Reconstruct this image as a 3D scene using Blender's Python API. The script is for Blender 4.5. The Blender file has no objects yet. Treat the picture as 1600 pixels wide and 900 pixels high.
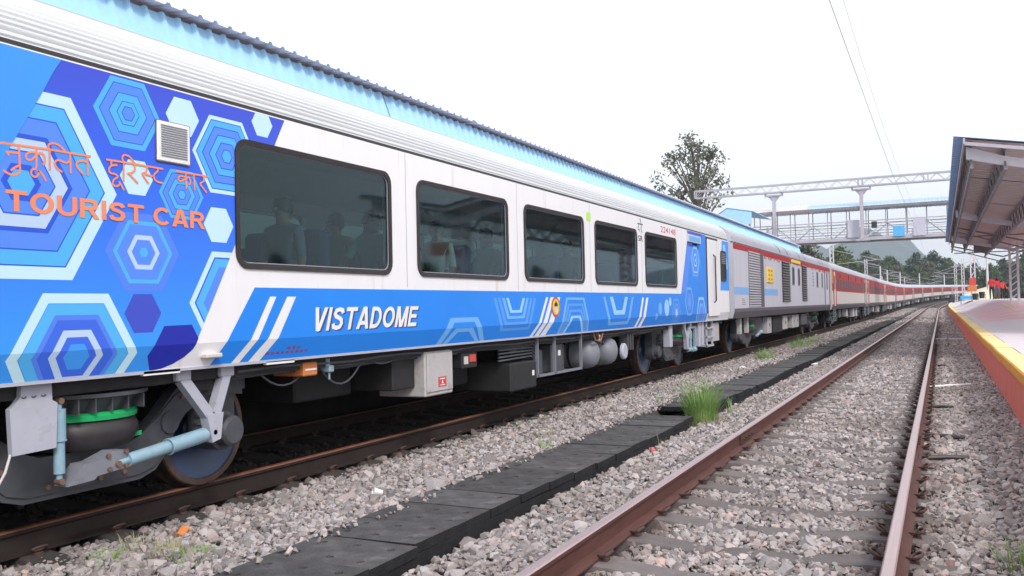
import bpy, bmesh, math, random
import numpy as np
from mathutils import Vector, Matrix
random.seed(7); np.random.seed(7)
R_ = math.radians
scene = bpy.context.scene
COL = scene.collection

# ------------------------------------------------------------------ camera
cam_d = bpy.data.cameras.new('camera'); cam = bpy.data.objects.new('camera', cam_d); COL.objects.link(cam)
cam_d.sensor_width = 36.0; cam_d.lens = 36.0*1370/1600; cam_d.clip_start = .05; cam_d.clip_end = 9000
yaw, pitch, roll = R_(26.036), R_(1.369), .022
fw = Vector((-math.sin(yaw)*math.cos(pitch), math.cos(yaw)*math.cos(pitch), math.sin(pitch)))
r0 = Vector((math.cos(yaw), math.sin(yaw), 0)); u0 = r0.cross(fw)
rt = r0*math.cos(roll)-u0*math.sin(roll); up = u0*math.cos(roll)+r0*math.sin(roll)
cam.matrix_world = Matrix(((rt.x, up.x, -fw.x, 0), (rt.y, up.y, -fw.y, 0), (rt.z, up.z, -fw.z, 1.405), (0, 0, 0, 1)))
scene.camera = cam

# ------------------------------------------------------------------ sky, sun, exposure
SUN_EL, SUN_AZ = R_(40), R_(132)          # azimuth clockwise from +Y: behind and to the right of the camera
w = bpy.data.worlds.new('World'); scene.world = w; w.use_nodes = True
nt = w.node_tree; nt.nodes.clear()
sky = nt.nodes.new('ShaderNodeTexSky'); sky.sky_type = 'NISHITA'; sky.sun_disc = False
sky.sun_elevation = SUN_EL; sky.sun_rotation = SUN_AZ; sky.dust_density = 4; sky.air_density = 1.0
hs = nt.nodes.new('ShaderNodeHueSaturation'); hs.inputs['Saturation'].default_value = .22
mx = nt.nodes.new('ShaderNodeMix'); mx.data_type = 'RGBA'; mx.inputs[0].default_value = .72
mx.inputs[7].default_value = (8.6, 8.7, 9.0, 1)
bg = nt.nodes.new('ShaderNodeBackground'); bg.inputs['Strength'].default_value = .118
wo = nt.nodes.new('ShaderNodeOutputWorld')
nt.links.new(sky.outputs[0], hs.inputs['Color']); nt.links.new(hs.outputs[0], mx.inputs[6])
nt.links.new(mx.outputs[2], bg.inputs['Color']); nt.links.new(bg.outputs[0], wo.inputs[0])
sun_d = bpy.data.lights.new('sun', 'SUN'); sun_d.energy = 1.5; sun_d.angle = R_(12); sun_d.color = (1, .96, .9)
sun = bpy.data.objects.new('sun', sun_d); COL.objects.link(sun)
sd = Vector((math.sin(SUN_AZ)*math.cos(SUN_EL), math.cos(SUN_AZ)*math.cos(SUN_EL), math.sin(SUN_EL)))
sun.rotation_euler = sd.to_track_quat('Z', 'Y').to_euler(); sun.location = sd*60
vs = scene.view_settings; vs.view_transform = 'Standard'; vs.look = 'None'; vs.exposure = .60; vs.gamma = 1
cy_ = scene.cycles; cy_.max_bounces = 7; cy_.diffuse_bounces = 3; cy_.glossy_bounces = 3; cy_.transparent_max_bounces = 10; cy_.volume_bounces = 0

# ------------------------------------------------------------------ helpers
def lin(c): return c/12.92 if c <= .04045 else ((c+.055)/1.055)**2.4
def C(r, g, b, k=.86): return tuple(lin(v/255)*k for v in (r, g, b))+(1,)
MATS = {}
def mat(name, col, rough=.6, metal=0., var=.12, scale=6., bump=0., bscale=80., spec=.5, coat=0., stretch=None, inst=0., dirt=None):
    if name in MATS: return MATS[name]
    m = bpy.data.materials.new(name); m.use_nodes = True; t = m.node_tree; p = t.nodes['Principled BSDF']
    N, L = t.nodes.new, t.links.new
    p.inputs['Roughness'].default_value = rough; p.inputs['Metallic'].default_value = metal
    p.inputs['Specular IOR Level'].default_value = spec; p.inputs['Coat Weight'].default_value = coat
    tc = N('ShaderNodeTexCoord'); src = tc.outputs['Object']
    if stretch:
        mp = N('ShaderNodeMapping'); mp.inputs['Scale'].default_value = stretch; L(src, mp.inputs[0]); src = mp.outputs[0]
    out = None
    if var:
        n = N('ShaderNodeTexNoise'); n.inputs['Scale'].default_value = scale; n.inputs['Detail'].default_value = 6; n.inputs['Roughness'].default_value = .65
        L(src, n.inputs['Vector'])
        rp = N('ShaderNodeValToRGB'); rp.color_ramp.elements[0].position = .3; rp.color_ramp.elements[1].position = .7
        rp.color_ramp.elements[0].color = tuple(c*(1-var) for c in col[:3])+(1,); rp.color_ramp.elements[1].color = tuple(min(1, c*(1+var)) for c in col[:3])+(1,)
        L(n.outputs['Fac'], rp.inputs[0]); out = rp.outputs[0]
    if dirt:                                # second, larger stain colour: (colour, scale, threshold)
        n2 = N('ShaderNodeTexNoise'); n2.inputs['Scale'].default_value = dirt[1]; n2.inputs['Detail'].default_value = 8; n2.inputs['Roughness'].default_value = .7
        L(src, n2.inputs['Vector'])
        r2 = N('ShaderNodeValToRGB'); r2.color_ramp.elements[0].position = dirt[2]; r2.color_ramp.elements[1].position = min(1, dirt[2]+.18)
        L(n2.outputs['Fac'], r2.inputs[0])
        mm = N('ShaderNodeMix'); mm.data_type = 'RGBA'; L(r2.outputs[0], mm.inputs[0])
        if out: L(out, mm.inputs[6])
        else: mm.inputs[6].default_value = col
        mm.inputs[7].default_value = dirt[0]; out = mm.outputs[2]
    if inst:
        oi = N('ShaderNodeObjectInfo'); mr = N('ShaderNodeMapRange'); mr.inputs[3].default_value = 1-inst; mr.inputs[4].default_value = 1+inst
        L(oi.outputs['Random'], mr.inputs[0]); vm = N('ShaderNodeVectorMath'); vm.operation = 'SCALE'
        if out: L(out, vm.inputs[0])
        else: vm.inputs[0].default_value = col[:3]
        L(mr.outputs[0], vm.inputs['Scale']); out = vm.outputs[0]
    if out: L(out, p.inputs['Base Color'])
    else: p.inputs['Base Color'].default_value = col
    if bump:
        b = N('ShaderNodeTexNoise'); b.inputs['Scale'].default_value = bscale; b.inputs['Detail'].default_value = 5
        L(src, b.inputs['Vector']); bp = N('ShaderNodeBump'); bp.inputs['Strength'].default_value = bump; bp.inputs['Distance'].default_value = .02
        L(b.outputs['Fac'], bp.inputs['Height']); L(bp.outputs[0], p.inputs['Normal'])
    m.diffuse_color = col
    MATS[name] = m; return m

class MB:
    """collects faces, then builds one mesh object"""
    def __init__(s): s.v = []; s.f = []; s.m = []
    def add(s, vs, fs, mi=0):
        o = len(s.v); s.v += [tuple(p) for p in vs]; s.f += [tuple(i+o for i in f) for f in fs]; s.m += [mi]*len(fs); return s
    def box(s, x0, x1, y0, y1, z0, z1, mi=0):
        return s.add([(x0,y0,z0),(x1,y0,z0),(x1,y1,z0),(x0,y1,z0),(x0,y0,z1),(x1,y0,z1),(x1,y1,z1),(x0,y1,z1)],
                     [(0,3,2,1),(4,5,6,7),(0,1,5,4),(1,2,6,5),(2,3,7,6),(3,0,4,7)], mi)
    def bbox(s, x0, x1, y0, y1, z0, z1, b=.01, mi=0):      # box with chamfered edges
        bm = bmesh.new(); bmesh.ops.create_cube(bm, size=1)
        for v in bm.verts: v.co = Vector(((x0+x1)/2+v.co.x*(x1-x0), (y0+y1)/2+v.co.y*(y1-y0), (z0+z1)/2+v.co.z*(z1-z0)))
        bmesh.ops.bevel(bm, geom=bm.edges[:], offset=b, segments=1, affect='EDGES')
        bm.verts.index_update(); s.add([v.co[:] for v in bm.verts], [[v.index for v in f.verts] for f in bm.faces], mi); bm.free(); return s
    def cyl(s, a, b, r, n=12, r2=None, cap=True, mi=0):
        a, b = Vector(a), Vector(b); d = (b-a).normalized(); r2 = r if r2 is None else r2
        u = d.orthogonal().normalized(); w_ = d.cross(u)
        vs = [a+(u*math.cos(2*math.pi*i/n)+w_*math.sin(2*math.pi*i/n))*r for i in range(n)]+[b+(u*math.cos(2*math.pi*i/n)+w_*math.sin(2*math.pi*i/n))*r2 for i in range(n)]
        fs = [(i, (i+1) % n, n+(i+1) % n, n+i) for i in range(n)]
        if cap: fs += [tuple(range(n-1, -1, -1)), tuple(range(n, 2*n))]
        return s.add(vs, fs, mi)
    def tube(s, pts, r, n=6, mi=0):
        P = [Vector(p) for p in pts]; rings = []
        u = None
        for i, p in enumerate(P):
            d = (P[min(i+1, len(P)-1)]-P[max(i-1, 0)]).normalized()
            u = d.orthogonal().normalized() if u is None else (u-d*u.dot(d)).normalized()
            w_ = d.cross(u); rr = r[i] if isinstance(r, (list, tuple)) else r
            rings.append([p+(u*math.cos(2*math.pi*k/n)+w_*math.sin(2*math.pi*k/n))*rr for k in range(n)])
        vs = [v for g in rings for v in g]
        fs = [(j*n+i, j*n+(i+1) % n, (j+1)*n+(i+1) % n, (j+1)*n+i) for j in range(len(P)-1) for i in range(n)]
        fs += [tuple(range(n-1, -1, -1)), tuple(range((len(P)-1)*n, len(P)*n))]
        return s.add(vs, fs, mi)
    def bar(s, a, b, wd, hg, upv=(0,0,1), mi=0):            # rectangular bar between two points
        a, b = Vector(a), Vector(b); d = (b-a).normalized(); sd_ = d.cross(Vector(upv))
        if sd_.length < 1e-4: sd_ = d.cross(Vector((1,0,0)))
        sd_.normalize(); u = sd_.cross(d)
        q = [sd_*wd/2+u*hg/2, -sd_*wd/2+u*hg/2, -sd_*wd/2-u*hg/2, sd_*wd/2-u*hg/2]
        return s.add([a+k for k in q]+[b+k for k in q], [(0,1,2,3),(7,6,5,4),(0,4,5,1),(1,5,6,2),(2,6,7,3),(3,7,4,0)], mi)
    def prism(s, poly, axis, a, b, mi=0):                   # poly of 2-D points extruded along axis 0/1/2 from a to b
        n = len(poly)
        def P(p, t):
            return {0: (t, p[0], p[1]), 1: (p[0], t, p[1]), 2: (p[0], p[1], t)}[axis]
        return s.add([P(p, a) for p in poly]+[P(p, b) for p in poly], [tuple(range(n)), tuple(range(2*n-1, n-1, -1))]+[(i, n+i, n+(i+1) % n, (i+1) % n) for i in range(n)], mi)
    def lathe(s, prof, c, axis, n=24, mi=0):                # prof: list of (r, t) along axis direction
        c = Vector(c); d = Vector(axis).normalized(); u = d.orthogonal().normalized(); w_ = d.cross(u)
        vs = []
        for r, t in prof: vs += [c+d*t+(u*math.cos(2*math.pi*i/n)+w_*math.sin(2*math.pi*i/n))*max(r, 1e-4) for i in range(n)]
        fs = [(j*n+i, j*n+(i+1) % n, (j+1)*n+(i+1) % n, (j+1)*n+i) for j in range(len(prof)-1) for i in range(n)]
        return s.add(vs, fs, mi)
    def sweep(s, prof, path, mi=None, closed=True):         # prof (x,z) carried along path points [(fn(x,z)->pt)]
        n = len(prof); vs = []
        for f in path: vs += [f(x, z) for x, z in prof]
        fs = []; ms = []
        for j in range(len(path)-1):
            for i in range(n if closed else n-1):
                fs.append((j*n+i, j*n+(i+1) % n, (j+1)*n+(i+1) % n, (j+1)*n+i)); ms.append(mi[i] if mi else 0)
        if closed: fs += [tuple(range(n)), tuple(range(len(path)*n-1, (len(path)-1)*n-1, -1))]; ms += [0, 0]
        o = len(s.v); s.v += [tuple(p) for p in vs]; s.f += [tuple(i+o for i in f) for f in fs]; s.m += ms; return s
    def mesh(s, name, mats, smooth=False, fix=True):
        me = bpy.data.meshes.new(name); me.from_pydata(s.v, [], s.f); me.validate()
        if not isinstance(mats, (list, tuple)): mats = [mats]
        for m in mats: me.materials.append(m)
        if len(me.polygons) == len(s.m): me.polygons.foreach_set('material_index', s.m)
        if fix:
            bm = bmesh.new(); bm.from_mesh(me); bmesh.ops.recalc_face_normals(bm, faces=bm.faces); bm.to_mesh(me); bm.free()
        if smooth:
            me.polygons.foreach_set('use_smooth', [True]*len(me.polygons)); me.set_sharp_from_angle(angle=R_(38))
        me.update(); return me
    def build(s, name, mats, parent=None, smooth=False, loc=None, fix=True):
        return put(name, s.mesh(name, mats, smooth, fix), parent, loc)
def put(name, me, parent=None, loc=None, rz=0.):
    o = bpy.data.objects.new(name, me); COL.objects.link(o)
    if parent: o.parent = parent
    if loc is not None: o.location = loc
    if rz: o.rotation_euler.z = rz
    return o
def tag(o, label=None, cat=None, group=None, kind=None):
    for k, v in (('label', label), ('category', cat), ('group', group), ('kind', kind)):
        if v: o[k] = v
    return o
def thing(name, label, cat, loc=(0,0,0), rz=0., group=None):
    o = bpy.data.objects.new(name, None); COL.objects.link(o); o.location = loc; o.rotation_euler.z = rz
    o.empty_display_size = .2
    return tag(o, label, cat, group)
def children(o): return [c for c in bpy.data.objects if c.parent is o]
def copy_tree(o, kids, parent=None):
    c = o.copy(); COL.objects.link(c); c.parent = parent
    for ch in kids.get(o, []): copy_tree(ch, kids, c)
    return c
def kidmap():
    k = {}
    for o in bpy.data.objects:
        if o.parent: k.setdefault(o.parent, []).append(o)
    return k

# the line runs straight along +Y, then curves gently to the right
S0, RC = 120., 1200.
def gz(s):                              # the line climbs a little in the distance
    return 0. if s < 85 else (.00007*(s-85)**2 if s < 170 else .506+.0119*(s-170))
def gs(s): return 0. if s < 85 else min(.0119, .00014*(s-85))
def trk(X, s, z=0.):
    z = z+gz(s)
    if s <= S0: return (X, s, z)
    a = (s-S0)/RC
    return (RC-(RC-X)*math.cos(a), S0+(RC-X)*math.sin(a), z)
def head(s): return 0. if s <= S0 else -(s-S0)/RC
def smst(x, a, b): t = max(0, min(1, (x-a)/(b-a))); return t*t*(3-2*t)
SS = list(np.arange(-6, 100, 8.))+list(np.arange(100, 400, 10.))
TR, TL = -1.163, -6.50          # centres of the two tracks

# ------------------------------------------------------------------ materials
M = dict(
 white=mat('coach_white', (.80,.79,.83,1), .30, var=.025, scale=2.2, stretch=(1, 3., .25), bump=.06, bscale=1.6, dirt=((.60,.55,.50,1), 1.3, .57)),
 roofw=mat('roof_white', (.60,.62,.65,1), .45, var=.04, scale=2, stretch=(1,.3,1), dirt=((.52,.50,.51,1), .7, .6)),
 rooft=mat('roof_top', (.36,.32,.36,1), .5, var=.06, scale=3),
 rubber=mat('rubber', (.035,.03,.034,1), .5, var=.2),
 frame=mat('window_rubber', (.022,.016,.019,1), .45, var=.2),
 black=mat('underframe_black', (.018,.018,.02,1), .7, var=.3, scale=10),
 dgrey=mat('bogie_grey', (.075,.08,.095,1), .5, var=.15, scale=8, dirt=((.045,.04,.038,1), 3, .55)),
 mgrey=mat('mid_grey', (.20,.21,.25,1), .5, var=.08, scale=8, dirt=((.16,.14,.13,1), 4, .62)),
 lgrey=mat('light_grey', (.43,.44,.52,1), .45, var=.05, scale=6, dirt=((.26,.235,.23,1), 4, .58)),
 damper=mat('damper_blue', (.25,.39,.48,1), .35, var=.12, scale=14, dirt=((.20,.16,.14,1), 7, .58)),
 green=mat('ring_green', (.02,.42,.14,1), .3, var=.1),
 wblue=mat('wheel_blue', (.016,.045,.12,1), .35, var=.25, scale=8),
 tyre=mat('wheel_tyre', (.12,.085,.075,1), .5, metal=.4, var=.2, scale=20),
 bolt=mat('bolt_rust', (.28,.17,.13,1), .45, metal=.5, var=.2),
 cabinet=mat('cabinet_grey', (.46,.44,.45,1), .5, var=.06, scale=10, dirt=((.25,.22,.2,1), 4, .55)),
 orange=mat('orange_paint', (.60,.20,.06,1), .5, var=.12, scale=20),
 textor=mat('letter_orange', (.82,.25,.13,1), .5, var=.04),
 redp=mat('red_paint', (.60,.07,.06,1), .5, var=.1),
 wht=mat('white_paint', (.78,.78,.80,1), .5, var=.04),
 pale=mat('print_pale', (.52,.74,.84,1), .35, var=.02), palg=mat('print_pale_grey', (.46,.60,.80,1), .35, var=.02),
 cyan=mat('print_cyan', (.085,.42,.82,1), .35, var=.02), peri=mat('print_periwinkle', (.095,.25,.86,1), .35, var=.02),
 line=mat('print_line', (.03,.10,.64,1), .35, var=.02), lblue=mat('print_light_blue', (.055,.30,.84,1), .35, var=.02),
 purp=mat('print_purple', (.055,.085,.54,1), .35, var=.02), indigo=mat('print_indigo', (.02,.03,.37,1), .35, var=.02),
 glow=mat('print_soft_blue', (.09,.22,.80,1), .35, var=.02), band=mat('print_band_blue', (.022,.235,.82,1), .35, var=.05, scale=1.2),
 vio=mat('print_violet_blue', (.05,.14,.72,1), .35, var=.02), gh1=mat('print_ghost_one', (.10,.32,.82,1), .35, var=.03), gh2=mat('print_ghost_two', (.16,.42,.85,1), .35, var=.03), gh3=mat('print_ghost_three', (.30,.58,.86,1), .35, var=.03),
 shadowt=mat('letter_shadow', (.04,.05,.16,1), .5, var=0), ink=mat('letter_black', (.03,.03,.04,1), .5, var=0), redt=mat('letter_red', (.55,.12,.14,1), .5, var=0),
 redt2=mat('letter_dull_red', (.16,.07,.26,1), .5, var=.1), lime=mat('sticker_lime', (.45,.75,.12,1), .5, var=.03),
 rail=mat('rail_rust', (.105,.046,.040,1), .6, var=.22, scale=5, bump=.15, bscale=90, stretch=(4, .6, 4), dirt=((.065,.035,.033,1), 2, .56)),
 railtop=mat('rail_polished', (.50,.38,.38,1), .36, metal=.6, var=.10, scale=3, stretch=(30, .4, 30), dirt=((.34,.20,.17,1), 2, .64)),
 railshade=mat('rail_rust_shaded', (.032,.023,.021,1), .7, var=.25, scale=5, dirt=((.035,.027,.025,1), 2, .5)),  # rust toned near black, standing for shade under the train
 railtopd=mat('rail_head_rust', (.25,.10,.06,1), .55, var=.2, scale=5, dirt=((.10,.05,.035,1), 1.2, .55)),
 clip=mat('clip_rust', (.085,.05,.045,1), .6, var=.25, scale=30),
 sleeper=mat('sleeper_concrete', (.16,.138,.138,1), .9, var=.12, scale=9, bump=.35, bscale=60, inst=.12, dirt=((.11,.092,.09,1), 3, .58)),
 slab=mat('trough_slab', (.085,.080,.082,1), .9, var=.36, scale=5, bump=.6, bscale=55, inst=.2, dirt=((.15,.142,.142,1), 5, .56)),
 trough=mat('trough_side', (.022,.022,.025,1), .9, var=.3, scale=8, bump=.4),
 stone=None,
 conc=mat('platform_concrete', (.62,.55,.59,1), .85, var=.07, scale=2.2, bump=.15, bscale=40, dirt=((.50,.46,.49,1), .9, .6)),
 pred=mat('platform_red', (.78,.20,.155,1), .75, var=.12, scale=4, bump=.3, bscale=30, stretch=(3, 3, .5), dirt=((.42,.15,.14,1), 1.6, .56)),
 porange=mat('coping_orange', (.80,.36,.06,1), .7, var=.08, scale=5, bump=.2, bscale=25, dirt=((.55,.27,.12,1), 2.2, .6)), pyellow=mat('coping_yellow', (.80,.66,.33,1), .75, var=.06, scale=4, dirt=((.68,.55,.36,1), 2, .58)),
 pink=mat('ramp_pink', (.68,.38,.43,1), .8, var=.15, scale=1.5, stretch=(.4,1,1), dirt=((.63,.54,.58,1), .8, .44)),
 canblue=mat('canopy_light_blue', (.36,.62,.85,1), .5, var=.06, scale=3, dirt=((.30,.54,.80,1), .7, .6)),
 canblue2=mat('canopy_deep_blue', (.32,.52,.84,1), .45, var=.08, scale=3),
 cangrey=mat('canopy_sheet_grey', (.72,.68,.76,1), .5, var=.12, scale=4, dirt=((.38,.35,.38,1), 2, .6)),
 under=mat('canopy_underside', (.60,.49,.48,1), .7, var=.08, scale=2), steel=mat('steel_dark', (.22,.195,.21,1), .6, var=.2, scale=5),
 lilac=mat('steel_lilac', (.42,.40,.46,1), .5, var=.08, scale=4), fobsteel=mat('bridge_steel', (.42,.405,.46,1), .55, var=.12, scale=3),
 lmetal=mat('pole_white', (.62,.60,.66,1), .45, var=.06), roofblue=mat('bridge_roof_blue', (.42,.58,.74,1), .5, var=.1, scale=3),
 board=mat('board_blue', (.10,.42,.78,1), .5, var=.06), panel=mat('panel_grey', (.50,.50,.60,1), .5, var=.05),
 cream=mat('cream_wall', (.74,.70,.55,1), .8, var=.06, scale=2), dark=mat('dark_plastic', (.03,.03,.035,1), .5, var=.2),
 steelbody=mat('coach_steel', (.60,.60,.69,1), .38, metal=.2, var=.06, scale=2, stretch=(1, 2.2, .15), dirt=((.34,.31,.36,1), 1.3, .6)),
 sill=mat('coach_sill_grey', (.105,.095,.115,1), .6, var=.1), redband=mat('coach_red', (.40,.016,.022,1), .5, var=.1, scale=3, stretch=(1, 3, .4), dirt=((.34,.06,.06,1), 1.5, .6)),
 crm=mat('coach_cream', (.60,.56,.54,1), .45, var=.08, scale=2, stretch=(1, 2.5, .3), dirt=((.48,.40,.36,1), 1.2, .58)),
 sblue=mat('coach_blue_stripe', (.20,.42,.78,1), .45, var=.08), louvre=mat('louvre_dark', (.10,.09,.10,1), .6, var=.15), louvre2=mat('shutter_grey', (.33,.32,.36,1), .5, var=.08),
 sign=mat('sign_yellow', (.80,.60,.06,1), .5, var=.06), dwin=mat('dark_window', (.022,.022,.026,1), .45, var=.1, spec=.25),
 seat=mat('seat_blue', (.02,.05,.16,1), .8, var=.15), inner=mat('interior_grey', (.50,.52,.53,1), .6, var=.05), floorm=mat('interior_floor', (.12,.12,.13,1), .6, var=.1),
 skin=mat('skin', (.30,.16,.10,1), .5, var=.05), hair=mat('hair', (.012,.011,.011,1), .5, var=.2), teal=mat('shirt_teal', (.10,.62,.48,1), .8, var=.08),
 redc=mat('shirt_red', (.62,.03,.05,1), .8, var=.1), navy=mat('cloth_navy', (.03,.035,.07,1), .8, var=.1), greyc=mat('cloth_grey', (.16,.16,.22,1), .8, var=.1), whitec=mat('cloth_white', (.6,.6,.58,1), .8, var=.06), olive=mat('cloth_olive', (.14,.17,.10,1), .8, var=.1), blk=mat('cloth_black', (.02,.02,.022,1), .8, var=.1),
 grass=mat('grass_blade', (.20,.33,.085,1), .6, var=.35, scale=5), drygrass=mat('grass_dry', (.30,.28,.15,1), .7, var=.3, scale=8),
 bark=mat('bark', (.14,.115,.095,1), .9, var=.25, scale=6, bump=.4, bscale=20),
)
for k_, v_ in MATS.items():
    if k_.startswith('print_'): v_.node_tree.nodes['Principled BSDF'].inputs['Specular IOR Level'].default_value = .22
    if k_ in ('sleeper_concrete','trough_slab','trough_side','rail_rust','rail_rust_shaded','clip_rust','platform_red','platform_concrete','coping_yellow','coping_orange','coach_red','coach_cream'): v_.node_tree.nodes['Principled BSDF'].inputs['Specular IOR Level'].default_value = .2
def livery_mat():
    """printed vinyl: indigo at the top right fading to clear blue lower down"""
    m = bpy.data.materials.new('print_gradient'); m.use_nodes = True; t = m.node_tree; p = t.nodes['Principled BSDF']
    p.inputs['Roughness'].default_value = .34; p.inputs['Specular IOR Level'].default_value = .22
    tc = t.nodes.new('ShaderNodeTexCoord'); sp = t.nodes.new('ShaderNodeSeparateXYZ'); t.links.new(tc.outputs['Object'], sp.inputs[0])
    mr = t.nodes.new('ShaderNodeMapRange'); mr.inputs[1].default_value = 1.25; mr.inputs[2].default_value = 3.0
    t.links.new(sp.outputs['Z'], mr.inputs[0]); r = t.nodes.new('ShaderNodeValToRGB'); cr = r.color_ramp
    cr.elements[0].position = 0; cr.elements[0].color = (.045,.30,.85,1); cr.elements[1].position = 1; cr.elements[1].color = (.055,.09,.62,1)
    e = cr.elements.new(.35); e.color = (.045,.20,.84,1); e = cr.elements.new(.68); e.color = (.04,.13,.78,1)
    t.links.new(mr.outputs[0], r.inputs[0]); t.links.new(r.outputs[0], p.inputs['Base Color']); return m
M['livery'] = livery_mat()
def glass_mat(name, tint, rough=.04):
    m = bpy.data.materials.new(name); m.use_nodes = True; t = m.node_tree; t.nodes.clear()
    o = t.nodes.new('ShaderNodeOutputMaterial'); a = t.nodes.new('ShaderNodeBsdfTransparent'); a.inputs[0].default_value = tint
    g = t.nodes.new('ShaderNodeBsdfGlossy'); g.inputs['Roughness'].default_value = rough; g.inputs[0].default_value = (.74,.93,1,1)
    f = t.nodes.new('ShaderNodeFresnel'); f.inputs[0].default_value = 1.56
    mx_ = t.nodes.new('ShaderNodeMixShader'); t.links.new(f.outputs[0], mx_.inputs[0]); t.links.new(a.outputs[0], mx_.inputs[1]); t.links.new(g.outputs[0], mx_.inputs[2])
    t.links.new(mx_.outputs[0], o.inputs[0]); return m
M['glass'] = glass_mat('tinted_glass', (.56,.80,.78,1))
def leaf_mat(name, a, b, dk):
    m = bpy.data.materials.new(name); m.use_nodes = True; t = m.node_tree; p = t.nodes['Principled BSDF']; p.inputs['Roughness'].default_value = .55
    g = t.nodes.new('ShaderNodeNewGeometry'); n = t.nodes.new('ShaderNodeTexNoise'); n.inputs['Scale'].default_value = .45; n.inputs['Detail'].default_value = 4
    t.links.new(g.outputs['Position'], n.inputs['Vector']); r = t.nodes.new('ShaderNodeValToRGB'); cr = r.color_ramp
    cr.elements[0].position = .32; cr.elements[0].color = dk; cr.elements[1].position = .72; cr.elements[1].color = b
    e = cr.elements.new(.5); e.color = a
    t.links.new(n.outputs['Fac'], r.inputs[0]); t.links.new(r.outputs[0], p.inputs['Base Color'])
    tr = t.nodes.new('ShaderNodeBsdfTranslucent'); t.links.new(r.outputs[0], tr.inputs[0]); ms = t.nodes.new('ShaderNodeMixShader'); ms.inputs[0].default_value = .25
    t.links.new(p.outputs[0], ms.inputs[1]); t.links.new(tr.outputs[0], ms.inputs[2]); t.links.new(ms.outputs[0], t.nodes['Material Output'].inputs[0]); return m
M['leafA'] = leaf_mat('leaf_dark', (.055,.085,.04,1), (.09,.125,.06,1), (.03,.05,.028,1))
M['leafB'] = leaf_mat('leaf_light', (.10,.15,.05,1), (.16,.22,.075,1), (.05,.085,.03,1))
M['leafC'] = leaf_mat('leaf_olive', (.11,.12,.08,1), (.17,.175,.125,1), (.06,.07,.05,1))

# ------------------------------------------------------------------ ground, hills
g = MB(); g.add([(-4000,-3000,-.62),(4000,-3000,-.62),(4000,6000,-.62),(-4000,6000,-.62)], [(0,1,2,3)])
tag(g.build('ground', mat('ground_soil', (.16,.15,.10,1), .95, var=.25, scale=.02, dirt=((.09,.12,.05,1), .01, .5))), kind='structure')
g = MB()                                # ballast bed under both tracks, one sheet with the shoulders shaped in
prof = [(-9.2,-.55),(-8.3,-.26),(-5.9,-.25),(-5.5,-.24),(-4.6,-.19),(-3.9,-.17),(-3.84,-.32),(-3.1,-.34),(-2.9,-.32),(-2.4,-.275),(.0,-.27),(.86,-.25),(1.2,-.25)]
g.sweep(prof, [(lambda x, z, s=s: trk(x, s, z)) for s in SS], closed=False)
tag(g.build('ballast_bed', mat('ballast_base', (.075,.065,.062,1), .95, var=.45, scale=28, bump=1., bscale=30, dirt=((.15,.13,.125,1), 22, .55)), fix=False), kind='structure')

def hill(name, cx, cy, rx, ry, h, m, seed, n=60):
    rng = np.random.RandomState(seed); vs = []; ph = rng.rand(12)*6.3
    for j in range(n+1):
        for i in range(n+1):
            u, v = i/n*2-1, j/n*2-1; r = math.hypot(u, v); hh = max(0, 1-r*r)**1.3
            k = 1+.16*math.sin(7*u+ph[0])*math.cos(5*v+ph[1])+.09*math.sin(17*u+ph[2]+3*v)+.06*math.sin(31*v+ph[3])*math.cos(27*u+ph[4])+rng.randn()*.012
            vs.append((cx+u*rx, cy+v*ry, -2+h*hh*k))
    b = MB(); b.add(vs, [(j*(n+1)+i, j*(n+1)+i+1, (j+1)*(n+1)+i+1, (j+1)*(n+1)+i) for j in range(n) for i in range(n)])
    o = b.build(name, m, smooth=True); tag(o, kind='structure'); return o
hm = mat('hill_forest', (.04,.055,.045,1), .95, var=.45, scale=.06, bump=1., bscale=.12)
hill('hill', -190, 2500, 330, 420, 170, hm, 3); hill('hill', -900, 2300, 700, 500, 120, hm, 5); hill('hill', 500, 2300, 520, 500, 95, hm, 6)

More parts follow.
